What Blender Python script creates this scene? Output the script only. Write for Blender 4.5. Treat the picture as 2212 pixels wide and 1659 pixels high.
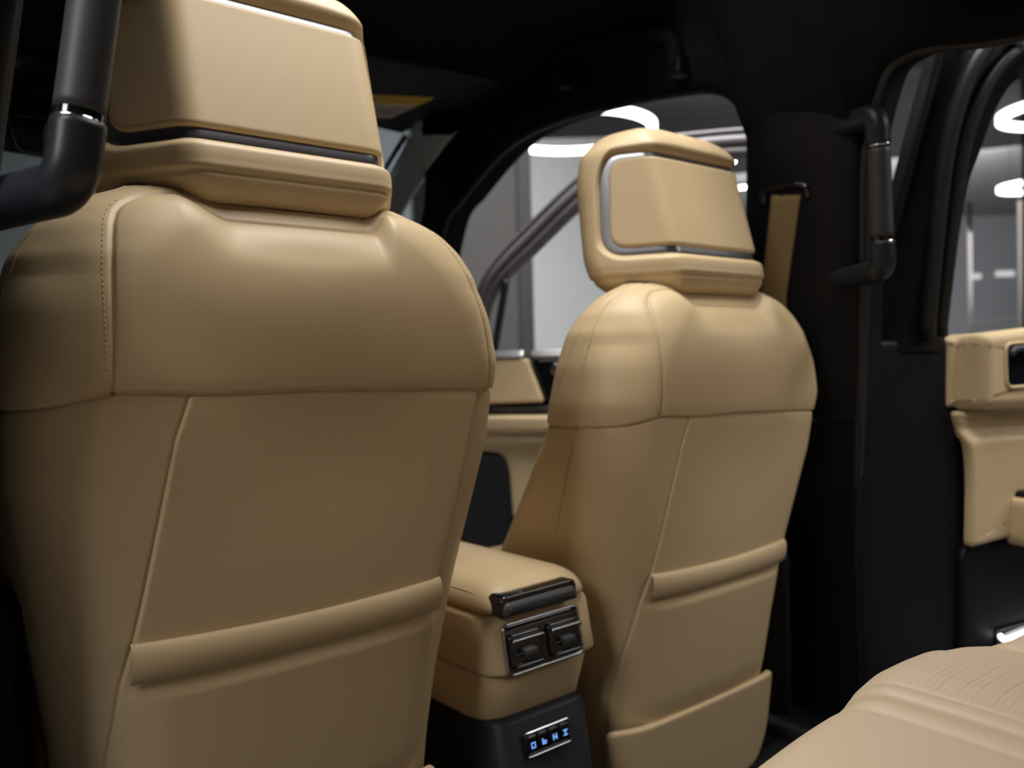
import bpy, bmesh, math, random
import numpy as np
from mathutils import Vector, Matrix

# ------------------------------------------------------------------ scene, camera, world, lights
for o in list(bpy.data.objects):
    bpy.data.objects.remove(o, do_unlink=True)
SC = bpy.context.scene
COL = SC.collection
SC.view_settings.view_transform = 'Standard'
SC.view_settings.look = 'None'
SC.view_settings.exposure = 0.30
SC.view_settings.gamma = 1.0
SC.view_settings.use_curve_mapping = False
R_ = math.radians


def make_camera():
    h, p, r = R_(40.1), R_(1.5), R_(1.4)
    f = Vector((math.sin(h)*math.cos(p), math.cos(h)*math.cos(p), -math.sin(p)))
    r0 = Vector((math.cos(h), -math.sin(h), 0))
    u0 = r0.cross(f)
    right = r0*math.cos(r) - u0*math.sin(r)
    up = u0*math.cos(r) + r0*math.sin(r)
    cd = bpy.data.cameras.new('camera')
    cd.sensor_width = 36.0
    cd.lens = 1850.0/2212.0*36.0
    cd.clip_start = 0.02
    cd.clip_end = 100
    cd.dof.use_dof = True
    cd.dof.focus_distance = 0.90
    cd.dof.aperture_fstop = 4.0
    c = bpy.data.objects.new('camera', cd)
    COL.objects.link(c)
    m = Matrix((right, up, -f)).transposed().to_4x4()
    m.translation = Vector((-0.85, 0.0, 1.30))
    c.matrix_world = m
    SC.camera = c


make_camera()

W = bpy.data.worlds.new('world')
SC.world = W
W.use_nodes = True
W.node_tree.nodes['Background'].inputs[0].default_value = (0.75, 0.85, 1.0, 1)
W.node_tree.nodes['Background'].inputs[1].default_value = 0.02


def area(name, loc, target, sx, sy, power, color=(1, 1, 1)):
    l = bpy.data.lights.new(name, 'AREA')
    l.shape = 'RECTANGLE'
    l.size, l.size_y = sx, sy
    l.energy = power
    l.color = color
    o = bpy.data.objects.new(name, l)
    COL.objects.link(o)
    o.location = loc
    d = Vector(target) - Vector(loc)
    o.rotation_euler = d.to_track_quat('-Z', 'Y').to_euler()
    return o


# unseen area lights above the car and showroom, some added as fill
area('unseen_light_roof', (0.34, 0.81, 3.8), (0.32, 0.81, 1.0), 2.3, 1.2, 112, (1.0, 0.965, 0.93))
area('fill_light_port', (-1.75, 0.42, 3.8), (0.4, 0.85, 1.3), 1.0, 1.1, 42, (1.0, 0.965, 0.93))  # unseen fill, added to brighten the right seat's left side
area('unseen_light_right', (2.8, -2.2, 3.7), (1.0, 0.8, 1.2), 1.6, 1.6, 40, (1.0, 0.96, 0.92))
area('fill_light_door', (1.9, -0.4, 3.8), (1.2, 0.7, 1.2), 0.8, 0.8, 40, (1.0, 0.96, 0.92))  # unseen fill, added for the open rear door
area('unseen_light_left', (-4.0, -0.1, 3.6), (0.0, 0.9, 1.0), 1.4, 1.8, 90, (1.0, 0.96, 0.92))
area('fill_light_hood', (1.2, 1.9, 3.85), (2.4, 3.9, 1.5), 1.2, 1.2, 45, (0.97, 0.98, 1.0))  # unseen fill, added to brighten the grey column
area('unseen_light_front', (1.8, 5.0, 3.8), (1.5, 7.5, 1.0), 3.0, 2.0, 170, (0.95, 0.98, 1.0))
area('fill_light_far', (10.5, 6.0, 3.8), (16.0, 9.0, 1.0), 4.0, 4.0, 420, (0.95, 0.97, 1.0))  # unseen fill, added to brighten the far wall

# ------------------------------------------------------------------ helpers


def tag(o, label=None, cat=None, group=None, kind=None):
    if label: o['label'] = label
    if cat: o['category'] = cat
    if group: o['group'] = group
    if kind: o['kind'] = kind
    return o


def empty(name, loc=(0, 0, 0), label=None, cat=None, group=None, kind=None):
    o = bpy.data.objects.new(name, None)
    o.empty_display_size = 0.05
    COL.objects.link(o)
    o.location = loc
    return tag(o, label, cat, group, kind)


def link(name, me, mat=None, parent=None):
    o = bpy.data.objects.new(name, me)
    COL.objects.link(o)
    if mat is not None:
        me.materials.append(mat)
    if parent is not None:
        o.parent = parent
        # parents carry only a translation: keep the mesh in world coordinates
        off = Vector((0, 0, 0))
        q = parent
        while q is not None:
            off += q.location
            q = q.parent
        o.location = -off
    return o


def from_arrays(name, V, F, mat=None, parent=None, smooth=True, normals=None):
    V = np.asarray(V, dtype=np.float32).reshape(-1, 3)
    me = bpy.data.meshes.new(name)
    if isinstance(F, np.ndarray):
        nf, k = F.shape
        me.vertices.add(len(V)); me.vertices.foreach_set('co', V.ravel())
        me.loops.add(nf*k); me.loops.foreach_set('vertex_index', F.astype(np.int32).ravel())
        me.polygons.add(nf)
        me.polygons.foreach_set('loop_start', np.arange(0, nf*k, k, dtype=np.int32))
        me.polygons.foreach_set('loop_total', np.full(nf, k, dtype=np.int32))
        me.update(calc_edges=True)
    else:
        me.from_pydata([tuple(map(float, v)) for v in V], [], F)
    me.polygons.foreach_set('use_smooth', np.full(len(me.polygons), smooth, dtype=bool))
    me.update()
    if normals is not None:
        me.normals_split_custom_set_from_vertices([tuple(map(float, n)) for n in normals])
    return link(name, me, mat, parent)


def grid_faces(nu, nv, cu=False, cv=False):
    iu = np.arange(nu if cu else nu-1)
    iv = np.arange(nv if cv else nv-1)
    A, B = np.meshgrid(iu, iv, indexing='ij')
    A2, B2 = (A+1) % nu, (B+1) % nv
    f = np.stack([A*nv+B, A2*nv+B, A2*nv+B2, A*nv+B2], axis=-1)
    return f.reshape(-1, 4)


def grid(name, P, mat, parent=None, cu=False, cv=False, flip=False, smooth=True, caps=False):
    P = np.asarray(P, float)
    nu, nv = P.shape[:2]
    F = grid_faces(nu, nv, cu, cv)
    if flip: F = F[:, ::-1]
    if caps:   # cu closed sections along v: cap first and last v
        Fl = [tuple(f) for f in F.tolist()]
        a = [i*nv for i in range(nu)]
        b = [i*nv+nv-1 for i in range(nu)]
        if flip: Fl += [tuple(a), tuple(b[::-1])]
        else: Fl += [tuple(a[::-1]), tuple(b)] 
        Fl = Fl
        return from_arrays(name, P.reshape(-1, 3), Fl, mat, parent, smooth)
    return from_arrays(name, P.reshape(-1, 3), F, mat, parent, smooth)


def catmull(pts, n=8, closed=False):
    pts = [np.array(p, float) for p in pts]
    out = []
    m = len(pts)
    rng = range(m if closed else m-1)
    for i in rng:
        p1, p2 = pts[i], pts[(i+1) % m]
        p0 = pts[(i-1) % m] if (closed or i > 0) else 2*p1-p2
        p3 = pts[(i+2) % m] if (closed or i+2 < m) else 2*p2-p1
        for k in range(n):
            t = k/n
            out.append(0.5*((2*p1)+(-p0+p2)*t+(2*p0-5*p1+4*p2-p3)*t*t+(-p0+3*p1-3*p2+p3)*t**3))
    if not closed: out.append(pts[-1])
    return np.array(out)


def tube(name, pts, rad, mat, parent=None, n=16, closed=False, flat=1.0, up=(0, 0, 1), square=2.0):
    """sweep a (super)elliptic section along pts; rad a number or one per point"""
    pts = np.array(pts, float)
    m = len(pts)
    rad = np.full(m, rad, float) if np.isscalar(rad) else np.array(rad, float)
    if closed:
        T = np.roll(pts, -1, 0)-np.roll(pts, 1, 0)
    else:
        T = np.gradient(pts, axis=0)
    T /= np.linalg.norm(T, axis=1)[:, None]+1e-12
    N = np.array(up, float)
    N = N-T[0]*np.dot(N, T[0])
    if np.linalg.norm(N) < 1e-3:
        N = np.array((1.0, 0, 0))-T[0]*T[0][0]
    N /= np.linalg.norm(N)
    P = np.zeros((n, m, 3))
    a = np.arange(n)/n*2*np.pi
    ca, sa = np.cos(a), np.sin(a)
    ca = np.sign(ca)*np.abs(ca)**(2/square)
    sa = np.sign(sa)*np.abs(sa)**(2/square)
    for i in range(m):
        N = N-T[i]*np.dot(N, T[i])
        N /= np.linalg.norm(N)
        B = np.cross(T[i], N)
        P[:, i] = pts[i]+rad[i]*(ca[:, None]*N*flat+sa[:, None]*B)
    if closed:
        return grid(name, P, mat, parent, cu=True, cv=True)
    return grid(name, P, mat, parent, cu=True, caps=True)


def rbox(name, lo, hi, bev, mat, parent=None, seg=3, smooth=True, xf=None):
    bm = bmesh.new()
    bmesh.ops.create_cube(bm, size=1.0)
    lo, hi = np.array(lo, float), np.array(hi, float)
    for v in bm.verts:
        v.co = Vector(((lo+hi)/2+np.array(v.co)*(hi-lo)))
    if bev > 0:
        bmesh.ops.bevel(bm, geom=list(bm.edges)+list(bm.verts), offset=bev, segments=seg, profile=0.5, affect='EDGES')
    if xf is not None:
        for v in bm.verts:
            v.co = Vector(xf(v.co.x, v.co.y, v.co.z))
    return bm_obj(name, bm, mat, parent, smooth)


def bm_obj(name, bm, mat, parent=None, smooth=True):
    bmesh.ops.recalc_face_normals(bm, faces=bm.faces)
    me = bpy.data.meshes.new(name)
    bm.to_mesh(me); bm.free()
    me.polygons.foreach_set('use_smooth', np.full(len(me.polygons), smooth, dtype=bool))
    if smooth and hasattr(me, 'set_sharp_from_angle'):
        me.set_sharp_from_angle(angle=R_(50))
    return link(name, me, mat, parent)


def round_poly(pts, r, n=8):
    """closed polygon (2D) with rounded corners, r a number or one per corner"""
    pts = [np.array(p, float) for p in pts]
    m = len(pts)
    rr = [r]*m if np.isscalar(r) else list(r)
    out = []
    for i in range(m):
        p, a, b = pts[i], pts[i-1], pts[(i+1) % m]
        da, db = a-p, b-p
        la, lb = np.linalg.norm(da), np.linalg.norm(db)
        d = min(rr[i], la*0.49, lb*0.49)
        pa, pb = p+da/la*d, p+db/lb*d
        for k in range(n+1):
            t = k/n
            out.append((1-t)**2*pa+2*t*(1-t)*p+t*t*pb)
    return np.array(out)


def resample(poly, n):
    poly = np.asarray(poly, float)
    q = np.vstack([poly, poly[:1]])
    d = np.r_[0, np.cumsum(np.linalg.norm(np.diff(q, axis=0), axis=1))]
    t = np.linspace(0, d[-1], n, endpoint=False)
    return np.stack([np.interp(t, d, q[:, k]) for k in range(q.shape[1])], axis=1)


def patch(name, outline, surf, th, edge, mat, parent=None, n=120, rings=14, back=None, crown=0.0):
    """cushion-like plate over a closed 2D outline on surf(a, b, off): rounded rim, thickness th, edge radius edge"""
    o = resample(outline, n)
    c = o.mean(0)
    nx = np.roll(o, -1, 0)-np.roll(o, 1, 0)
    nr = np.stack([nx[:, 1], -nx[:, 0]], 1)
    nr /= np.linalg.norm(nr, axis=1)[:, None]
    if np.mean(np.sum(nr*(o-c), axis=1)) < 0: nr = -nr
    rows = []
    offs = []
    rows.append(o.copy()); offs.append(np.full(n, -th))
    for k in range(6):
        a = k/5*math.pi/2
        rows.append(o-nr*edge*(1-math.cos(math.pi/2-a+0)) if False else o-nr*edge*(1-math.cos(a)))
        offs.append(np.full(n, -edge+edge*math.sin(a)))
    inner = rows[-1]
    for k in range(1, rings+1):
        t = 1-k/rings
        rows.append(c+(inner-c)*max(t, 0.004)); offs.append(np.full(n, crown*(1-t*t)))
    P = np.zeros((n, len(rows), 3))
    for j, (q, f) in enumerate(zip(rows, offs)):
        P[:, j] = surf(q[:, 0], q[:, 1], f)
    F = grid_faces(n, len(rows), True, False)
    ok = grid_outward(P, surf, o)
    if not ok: F = F[:, ::-1]
    return from_arrays(name, P.reshape(-1, 3), F, mat, parent, True)


def grid_outward(P, surf, o):
    a = P[1, 7]-P[0, 7]
    b = P[0, 8]-P[0, 7]
    nrm = np.cross(a, b)
    c = o[:1]
    d = surf(c[:, 0], c[:, 1], np.array([0.01]))-surf(c[:, 0], c[:, 1], np.array([0.0]))
    return np.dot(nrm, d[0]) > 0


def plane_surf(O, A, B, N):
    O, A, B, N = [np.array(v, float) for v in (O, A, B, N)]

    def f(a, b, off):
        a, b, off = np.atleast_1d(a), np.atleast_1d(b), np.atleast_1d(off)
        return O+a[:, None]*A+b[:, None]*B+off[:, None]*N
    return f


def smooth01(x, a, b):
    t = np.clip((x-a)/(b-a), 0, 1)
    return t*t*(3-2*t)


def cspline(x, xs, ys, sm=0.012):
    """interpolation of a table, softened"""
    d = np.linspace(-sm, sm, 13)
    w = np.cos(d/sm*math.pi/2)**2
    w /= w.sum()
    x = np.asarray(x, float)
    out = np.zeros_like(x)
    for di, wi in zip(d, w):
        out += wi*np.interp(x+di, xs, ys)
    return out


# ------------------------------------------------------------------ materials
def principled(name, col, rough=0.5, metal=0.0, spec=0.5, bump=0.0, bscale=400, var=0.0, coat=0.0, emit=None, estr=0.0):
    m = bpy.data.materials.new(name)
    m.use_nodes = True
    nt = m.node_tree
    b = nt.nodes['Principled BSDF']
    b.inputs['Base Color'].default_value = (*col, 1)
    b.inputs['Roughness'].default_value = rough
    b.inputs['Metallic'].default_value = metal
    b.inputs['Specular IOR Level'].default_value = spec
    b.inputs['Coat Weight'].default_value = coat
    if emit:
        b.inputs['Emission Color'].default_value = (*emit, 1)
        b.inputs['Emission Strength'].default_value = estr
    tc = nt.nodes.new('ShaderNodeTexCoord')
    if var > 0:
        nz = nt.nodes.new('ShaderNodeTexNoise')
        nz.inputs['Scale'].default_value = 9.0
        nz.inputs['Detail'].default_value = 4
        nt.links.new(tc.outputs['Object'], nz.inputs['Vector'])
        mx = nt.nodes.new('ShaderNodeMix'); mx.data_type = 'RGBA'
        nt.links.new(nz.outputs['Fac'], mx.inputs['Factor'])
        mx.inputs['A'].default_value = (*[c*(1-var) for c in col], 1)
        mx.inputs['B'].default_value = (*[min(c*(1+var), 1) for c in col], 1)
        nt.links.new(mx.outputs['Result'], b.inputs['Base Color'])
    if bump > 0:
        nb = nt.nodes.new('ShaderNodeTexNoise')
        nb.inputs['Scale'].default_value = bscale
        nb.inputs['Detail'].default_value = 2
        nt.links.new(tc.outputs['Object'], nb.inputs['Vector'])
        bp = nt.nodes.new('ShaderNodeBump')
        bp.inputs['Strength'].default_value = bump
        bp.inputs['Distance'].default_value = 0.001
        nt.links.new(nb.outputs['Fac'], bp.inputs['Height'])
        nt.links.new(bp.outputs['Normal'], b.inputs['Normal'])
    return m


def emitter(name, col, s):
    m = bpy.data.materials.new(name)
    m.use_nodes = True
    nt = m.node_tree
    nt.nodes.remove(nt.nodes['Principled BSDF'])
    e = nt.nodes.new('ShaderNodeEmission')
    e.inputs[0].default_value = (*col, 1)
    e.inputs[1].default_value = s
    nt.links.new(e.outputs[0], nt.nodes['Material Output'].inputs[0])
    return m


def glass(name, tint=(1, 1, 1), refl=0.06):
    m = bpy.data.materials.new(name)
    m.use_nodes = True
    nt = m.node_tree
    nt.nodes.remove(nt.nodes['Principled BSDF'])
    t = nt.nodes.new('ShaderNodeBsdfTransparent')
    t.inputs[0].default_value = (*tint, 1)
    g = nt.nodes.new('ShaderNodeBsdfGlossy')
    g.inputs['Roughness'].default_value = 0.02
    lw = nt.nodes.new('ShaderNodeLayerWeight')
    lw.inputs[0].default_value = 0.5
    pw = nt.nodes.new('ShaderNodeMath'); pw.operation = 'POWER'
    pw.inputs[1].default_value = 5.0
    fr = nt.nodes.new('ShaderNodeMath'); fr.operation = 'MULTIPLY_ADD'
    fr.inputs[1].default_value = 0.7
    fr.inputs[2].default_value = 0.03
    nt.links.new(lw.outputs['Facing'], pw.inputs[0])
    nt.links.new(pw.outputs[0], fr.inputs[0])
    mx = nt.nodes.new('ShaderNodeMixShader')
    nt.links.new(fr.outputs[0], mx.inputs[0])
    nt.links.new(t.outputs[0], mx.inputs[1])
    nt.links.new(g.outputs[0], mx.inputs[2])
    nt.links.new(mx.outputs[0], nt.nodes['Material Output'].inputs[0])
    return m


M = dict(
    leather=principled('tan_leather', (0.61, 0.462, 0.270), 0.46, spec=0.35, bump=0.10, bscale=900, var=0.02),
    leather_perf=principled('perforated_tan_leather', (0.63, 0.475, 0.355), 0.5, spec=0.3, bump=0.12, bscale=900),
    bench=principled('pale_tan_leather', (0.60, 0.475, 0.335), 0.48, spec=0.35, bump=0.10, bscale=900, var=0.02),
    thread=principled('tan_thread', (0.62, 0.48, 0.30), 0.6),
    belt=principled('tan_belt_webbing', (0.23, 0.155, 0.07), 0.7, spec=0.2, bump=0.3, bscale=1200),
    black=principled('black_trim_plastic', (0.0035, 0.0036, 0.0065), 0.5, spec=0.25, bump=0.08, bscale=700),
    black_soft=principled('black_headliner_cloth', (0.005, 0.005, 0.0080), 0.9, spec=0.15, bump=0.3, bscale=900),
    rubber=principled('black_rubber_seal', (0.02, 0.02, 0.022), 0.42, spec=0.4),
    handle=principled('dark_grey_handle_grip', (0.045, 0.046, 0.05), 0.48, spec=0.4),
    handle_end=principled('blue_black_handle_end', (0.016, 0.019, 0.026), 0.40, spec=0.4),
    gloss=principled('black_gloss', (0.006, 0.006, 0.008), 0.08, spec=0.6, coat=0.5),
    bezel=principled('dark_satin_metal', (0.30, 0.30, 0.32), 0.32, metal=0.9),
    chrome=principled('chrome', (0.80, 0.80, 0.82), 0.12, metal=1.0),
    bright=principled('bright_trim_metal', (0.80, 0.80, 0.82), 0.34, metal=1.0),
    steel=principled('brushed_steel', (0.45, 0.45, 0.47), 0.25, metal=1.0),
    panel_grey=principled('console_black_cover', (0.018, 0.019, 0.024), 0.5, spec=0.35),
    pillar_lit=principled('lit_pillar_trim', (0.42, 0.48, 0.57), 0.6, spec=0.3),  # pale blue-grey puts windshield light into the trim colour
    carpet=principled('black_carpet', (0.012, 0.012, 0.014), 0.95, spec=0.1, bump=0.5, bscale=500),
    paint=principled('dark_body_paint', (0.008, 0.008, 0.012), 0.15, spec=0.5, coat=0.6),
    yellow=principled('yellow_print', (0.62, 0.42, 0.02), 0.6),
    paper=principled('white_print', (0.55, 0.50, 0.45), 0.6),
    ink=principled('black_print', (0.02, 0.02, 0.02), 0.6),
    room_white=principled('white_showroom_wall', (0.72, 0.74, 0.72), 0.7, var=0.02),
    room_grey=principled('grey_showroom_wall', (0.20, 0.20, 0.20), 0.7, var=0.05),
    room_dark=principled('dark_showroom_wall', (0.25, 0.25, 0.26), 0.7, var=0.05),
    frame_reflect=principled('wall_reflecting_window_frame', (0.15, 0.14, 0.15), 0.35, spec=0.5),  # grey puts the white wall's reflection into a black frame
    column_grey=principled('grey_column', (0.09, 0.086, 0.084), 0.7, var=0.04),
    wall_blue=principled('blue_grey_wall', (0.10, 0.115, 0.12), 0.7, var=0.04),
    room_ceil=principled('grey_ceiling', (0.22, 0.22, 0.21), 0.85, var=0.12),
    room_floor=principled('polished_floor', (0.30, 0.30, 0.30), 0.25),
    ring=emitter('ring_lamp_glow', (1.0, 0.99, 0.97), 4.5),
    spot=emitter('spot_lamp_glow', (1.0, 0.98, 0.95), 25.0),
    courtesy=emitter('courtesy_lamp_glow', (1.0, 0.95, 0.97), 5.0),
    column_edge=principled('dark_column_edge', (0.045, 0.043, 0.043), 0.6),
    mullion=principled('brown_mullion', (0.07, 0.06, 0.05), 0.6),
    glint_glow=emitter('dim_glint_glow', (1.0, 0.98, 1.0), 0.55),  # glow for the imitated reflections on the far wall
    icon=emitter('blue_backlit_icon', (0.20, 0.42, 1.0), 0.9),
    glass=glass('clear_glass'),
)
L_ = M['leather']

# ------------------------------------------------------------------ setting: showroom
HD = R_(40.1)
E1 = np.array((math.cos(HD), -math.sin(HD), 0.0))     # along the far wall, to the right
E2 = np.array((math.sin(HD), math.cos(HD), 0.0))      # away from the car
CAM = np.array((-0.85, 0, 0.0))


def room(a, b, z):
    return CAM+E1*a+E2*b+np.array((0, 0, z))


def room_box(name, a0, a1, b0, b1, z0, z1, mat, parent=None, bev=0.0):
    def xf(x, y, z):
        return tuple(room(x, y, z))
    return rbox(name, (a0, b0, z0), (a1, b1, z1), bev, mat, parent, 2, bev > 0, xf)


GZ = 0.10     # showroom floor level
tag(room_box('floor', -12, 16, -10, 19, GZ-0.1, GZ, M['room_floor']), kind='structure')
tag(room_box('ceiling', -12, 16, -10, 19, 3.95, 4.05, M['room_ceil']), kind='structure')
tag(room_box('wall_front', -12, 16, 17.0, 17.2, GZ, 3.95, M['room_dark']), kind='structure')
tag(room_box('wall_right', 15.8, 16, -10, 17, GZ, 3.95, M['room_dark']), kind='structure')
tag(room_box('wall_left', -12, -11.8, -10, 17, GZ, 3.95, M['room_grey']), kind='structure')
tag(room_box('wall_back', -12, 16, -10, -9.8, GZ, 3.95, M['room_grey']), kind='structure')


# ------------------------------------------------------------------ front seats
SX = -0.40           # centre line of the left front seat
ZS = 1.270           # height of the cross seam on the backrest
Y_BACK = 0.877       # its rear face at that height


def y_rear(z):
    return Y_BACK-0.16*(z-ZS)


HW_Z = [0.56, 0.79, 0.88, 1.04, 1.19, 1.30, 1.36, 1.414, 1.445, 1.467, 1.483, 1.495]
HW_W = [0.232, 0.236, 0.243, 0.267, 0.293, 0.298, 0.291, 0.277, 0.257, 0.232, 0.200, 0.165]
RC_Z = [0.56, 1.0, 1.2, 1.30, 1.38, 1.45, 1.50]
RC_R = [0.098, 0.098, 0.078, 0.078, 0.100, 0.130, 0.130]
YF_Z = [0.56, 0.75, 0.90, 1.02, 1.174, 1.25, 1.30, 1.40, 1.486]
YF_Y = [1.36, 1.36, 1.335, 1.245, 1.125, 1.075, 1.06, 1.045, 1.03]
SEAM = [(-0.214, 1.22), (-0.213, 1.30), (-0.212, 1.37), (-0.207, 1.42), (-0.197, 1.450), (-0.178, 1.468), (-0.152, 1.4765), (-0.11, 1.4785)]
SEAM = [(x, z+0.0065*float(z > 1.43)) for x, z in SEAM]
SEAM = SEAM+[(0.11, 1.485), (0.152, 1.483), (0.180, 1.473), (0.203, 1.452), (0.222, 1.420), (0.240, 1.37), (0.252, 1.30), (0.256, 1.22)]
SEAM_L, SEAM_R = SEAM[:8], SEAM[8:]
INNER_R = [(0.236, 1.29), (0.233, 1.262), (0.225, 1.228), (0.208, 1.12), (0.188, 1.02), (0.178, 0.964), (0.173, 0.83), (0.170, 0.74)]
INNER = [(-0.139, 1.29), (-0.141, 1.272), (-0.155, 1.228), (-0.174, 1.12), (-0.192, 1.02), (-0.201, 0.978), (-0.212, 0.87), (-0.218, 0.74)]


def soft(pts, n=6):
    p = [np.array(q, float) for q in pts]
    out = []
    for i in range(len(p)-1):
        p0 = p[i-1] if i else 2*p[0]-p[1]
        p3 = p[i+2] if i+2 < len(p) else 2*p[-1]-p[-2]
        for k in range(n):
            t = k/n
            out.append(tuple(0.5*(2*p[i]+(p[i+1]-p0)*t+(2*p0-5*p[i]+4*p[i+1]-p3)*t*t+(3*p[i]-p0-3*p[i+1]+p3)*t**3)))
    return out+[tuple(p[-1])]


SEAM = soft(SEAM)


def poly_dist(X, Z, pts):
    d = np.full(X.shape, 9.0)
    for (x0, z0), (x1, z1) in zip(pts[:-1], pts[1:]):
        vx, vz = x1-x0, z1-z0
        t = np.clip(((X-x0)*vx+(Z-z0)*vz)/(vx*vx+vz*vz+1e-12), 0, 1)
        d = np.minimum(d, np.hypot(X-x0-t*vx, Z-z0-t*vz))
    return d


def seam_x(z, sg=-1):
    h = SEAM[:43] if sg < 0 else SEAM[:47:-1]
    return np.interp(z, [p[1] for p in h], [p[0] for p in h])


def inner_x(z, sg=-1):
    h = INNER[::-1] if sg < 0 else INNER_R[::-1]
    return np.interp(z, [p[1] for p in h], [p[0] for p in h])


def cross_z(x):
    return cspline(x, [-.32, -.27, -.235, -.21, -.13, 0.0, .10, .20, .26, .32], [1.262, 1.267, 1.275, 1.279, 1.2735, 1.274, 1.270, 1.266, 1.263, 1.262], 0.02)


def dip(x):
    return 0.027*smooth01(x, -0.140, -0.080)*(1-smooth01(x, 0.092, 0.120))


def backrest_grid():
    # rows of heights: even spacing below, crowded over the dome
    zt = 1.495
    rd = 0.21
    zr = np.r_[np.linspace(0.56, 0.95, 90, endpoint=False), np.linspace(0.95, 1.20, 100, endpoint=False), np.linspace(1.20, zt-rd, 50, endpoint=False),
               zt-rd+rd*(1-(1-np.linspace(0, 1, 100))**1.7)]
    n_rear, n_c, n_s, n_f, n_fr = 330, 100, 50, 20, 36
    rows = []
    for z in zr:
        w = float(cspline(z, HW_Z, HW_W))
        yb = y_rear(z)
        yf = float(cspline(z, YF_Z, YF_Y, 0.03))
        h = max(0.0, (z-(zt-rd))/rd)
        ins = 1-max(0.0, 1-h**2.0)**0.55
        yb += 0.088*ins
        yf -= 0.030*ins
        r = float(cspline(z, RC_Z, RC_R, 0.02))
        rf = min(0.045, (yf-yb-0.02)*0.4)
        ry = min(r, (yf-yb)*0.62)
        xs, ys = [], []
        # start front centre, go to +x, rear, -x, back to front centre
        t = np.linspace(0, 1, n_fr//2, endpoint=False); xs.append(t*(w-rf)); ys.append(np.full(len(t), yf))
        a = np.linspace(0, math.pi/2, n_f, endpoint=False); xs.append(w-rf+rf*np.sin(a)); ys.append(yf-rf+rf*np.cos(a))
        t = np.linspace(0, 1, n_s, endpoint=False); xs.append(np.full(n_s, w)); ys.append(yf-rf+t*(yb+ry-(yf-rf)))
        a = np.linspace(0, math.pi/2, n_c, endpoint=False); xs.append(w-r+r*np.cos(a)); ys.append(yb+ry-ry*np.sin(a))
        t = np.linspace(0, 1, n_rear, endpoint=False); xs.append((w-r)*(1-2*t)); ys.append(np.full(n_rear, yb))
        a = np.linspace(0, math.pi/2, n_c, endpoint=False); xs.append(-(w-r)-r*np.sin(a)); ys.append(yb+ry-ry*np.cos(a))
        t = np.linspace(0, 1, n_s, endpoint=False); xs.append(np.full(n_s, -w)); ys.append(yb+ry+t*(yf-rf-(yb+ry)))
        a = np.linspace(0, math.pi/2, n_f, endpoint=False); xs.append(-w+rf-rf*np.cos(a)); ys.append(yf-rf+rf*np.sin(a))
        t = np.linspace(0, 1, n_fr//2, endpoint=False); xs.append(-(w-rf)*(1-t)); ys.append(np.full(len(t), yf))
        x, y = np.concatenate(xs), np.concatenate(ys)
        # rear face a little crowned, front hollow between the bolsters
        rear = (y < (yb+yf)/2)
        y = y-np.where(rear, 0.010*(1-np.clip(np.abs(x)/max(w, .01), 0, 1)**2)-0.004, 0)
        hollow = np.clip((yf-yb-0.14), 0, 0.2)
        y = y-np.where(y > yf-0.002, hollow*(1-smooth01(np.abs(x), 0.15, 0.22)), 0)
        rows.append(np.stack([x, y, np.full_like(x, z)], 1))
    return np.array(rows).transpose(1, 0, 2)      # (nu, nz, 3)


def grid_normals(P):
    du = np.roll(P, -1, 0)-np.roll(P, 1, 0)
    dv = np.zeros_like(P)
    dv[:, 1:-1] = P[:, 2:]-P[:, :-2]
    dv[:, 0] = P[:, 1]-P[:, 0]
    dv[:, -1] = P[:, -1]-P[:, -2]
    N = np.cross(du, dv)
    N /= np.linalg.norm(N, axis=2)[:, :, None]+1e-12
    return N


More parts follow.
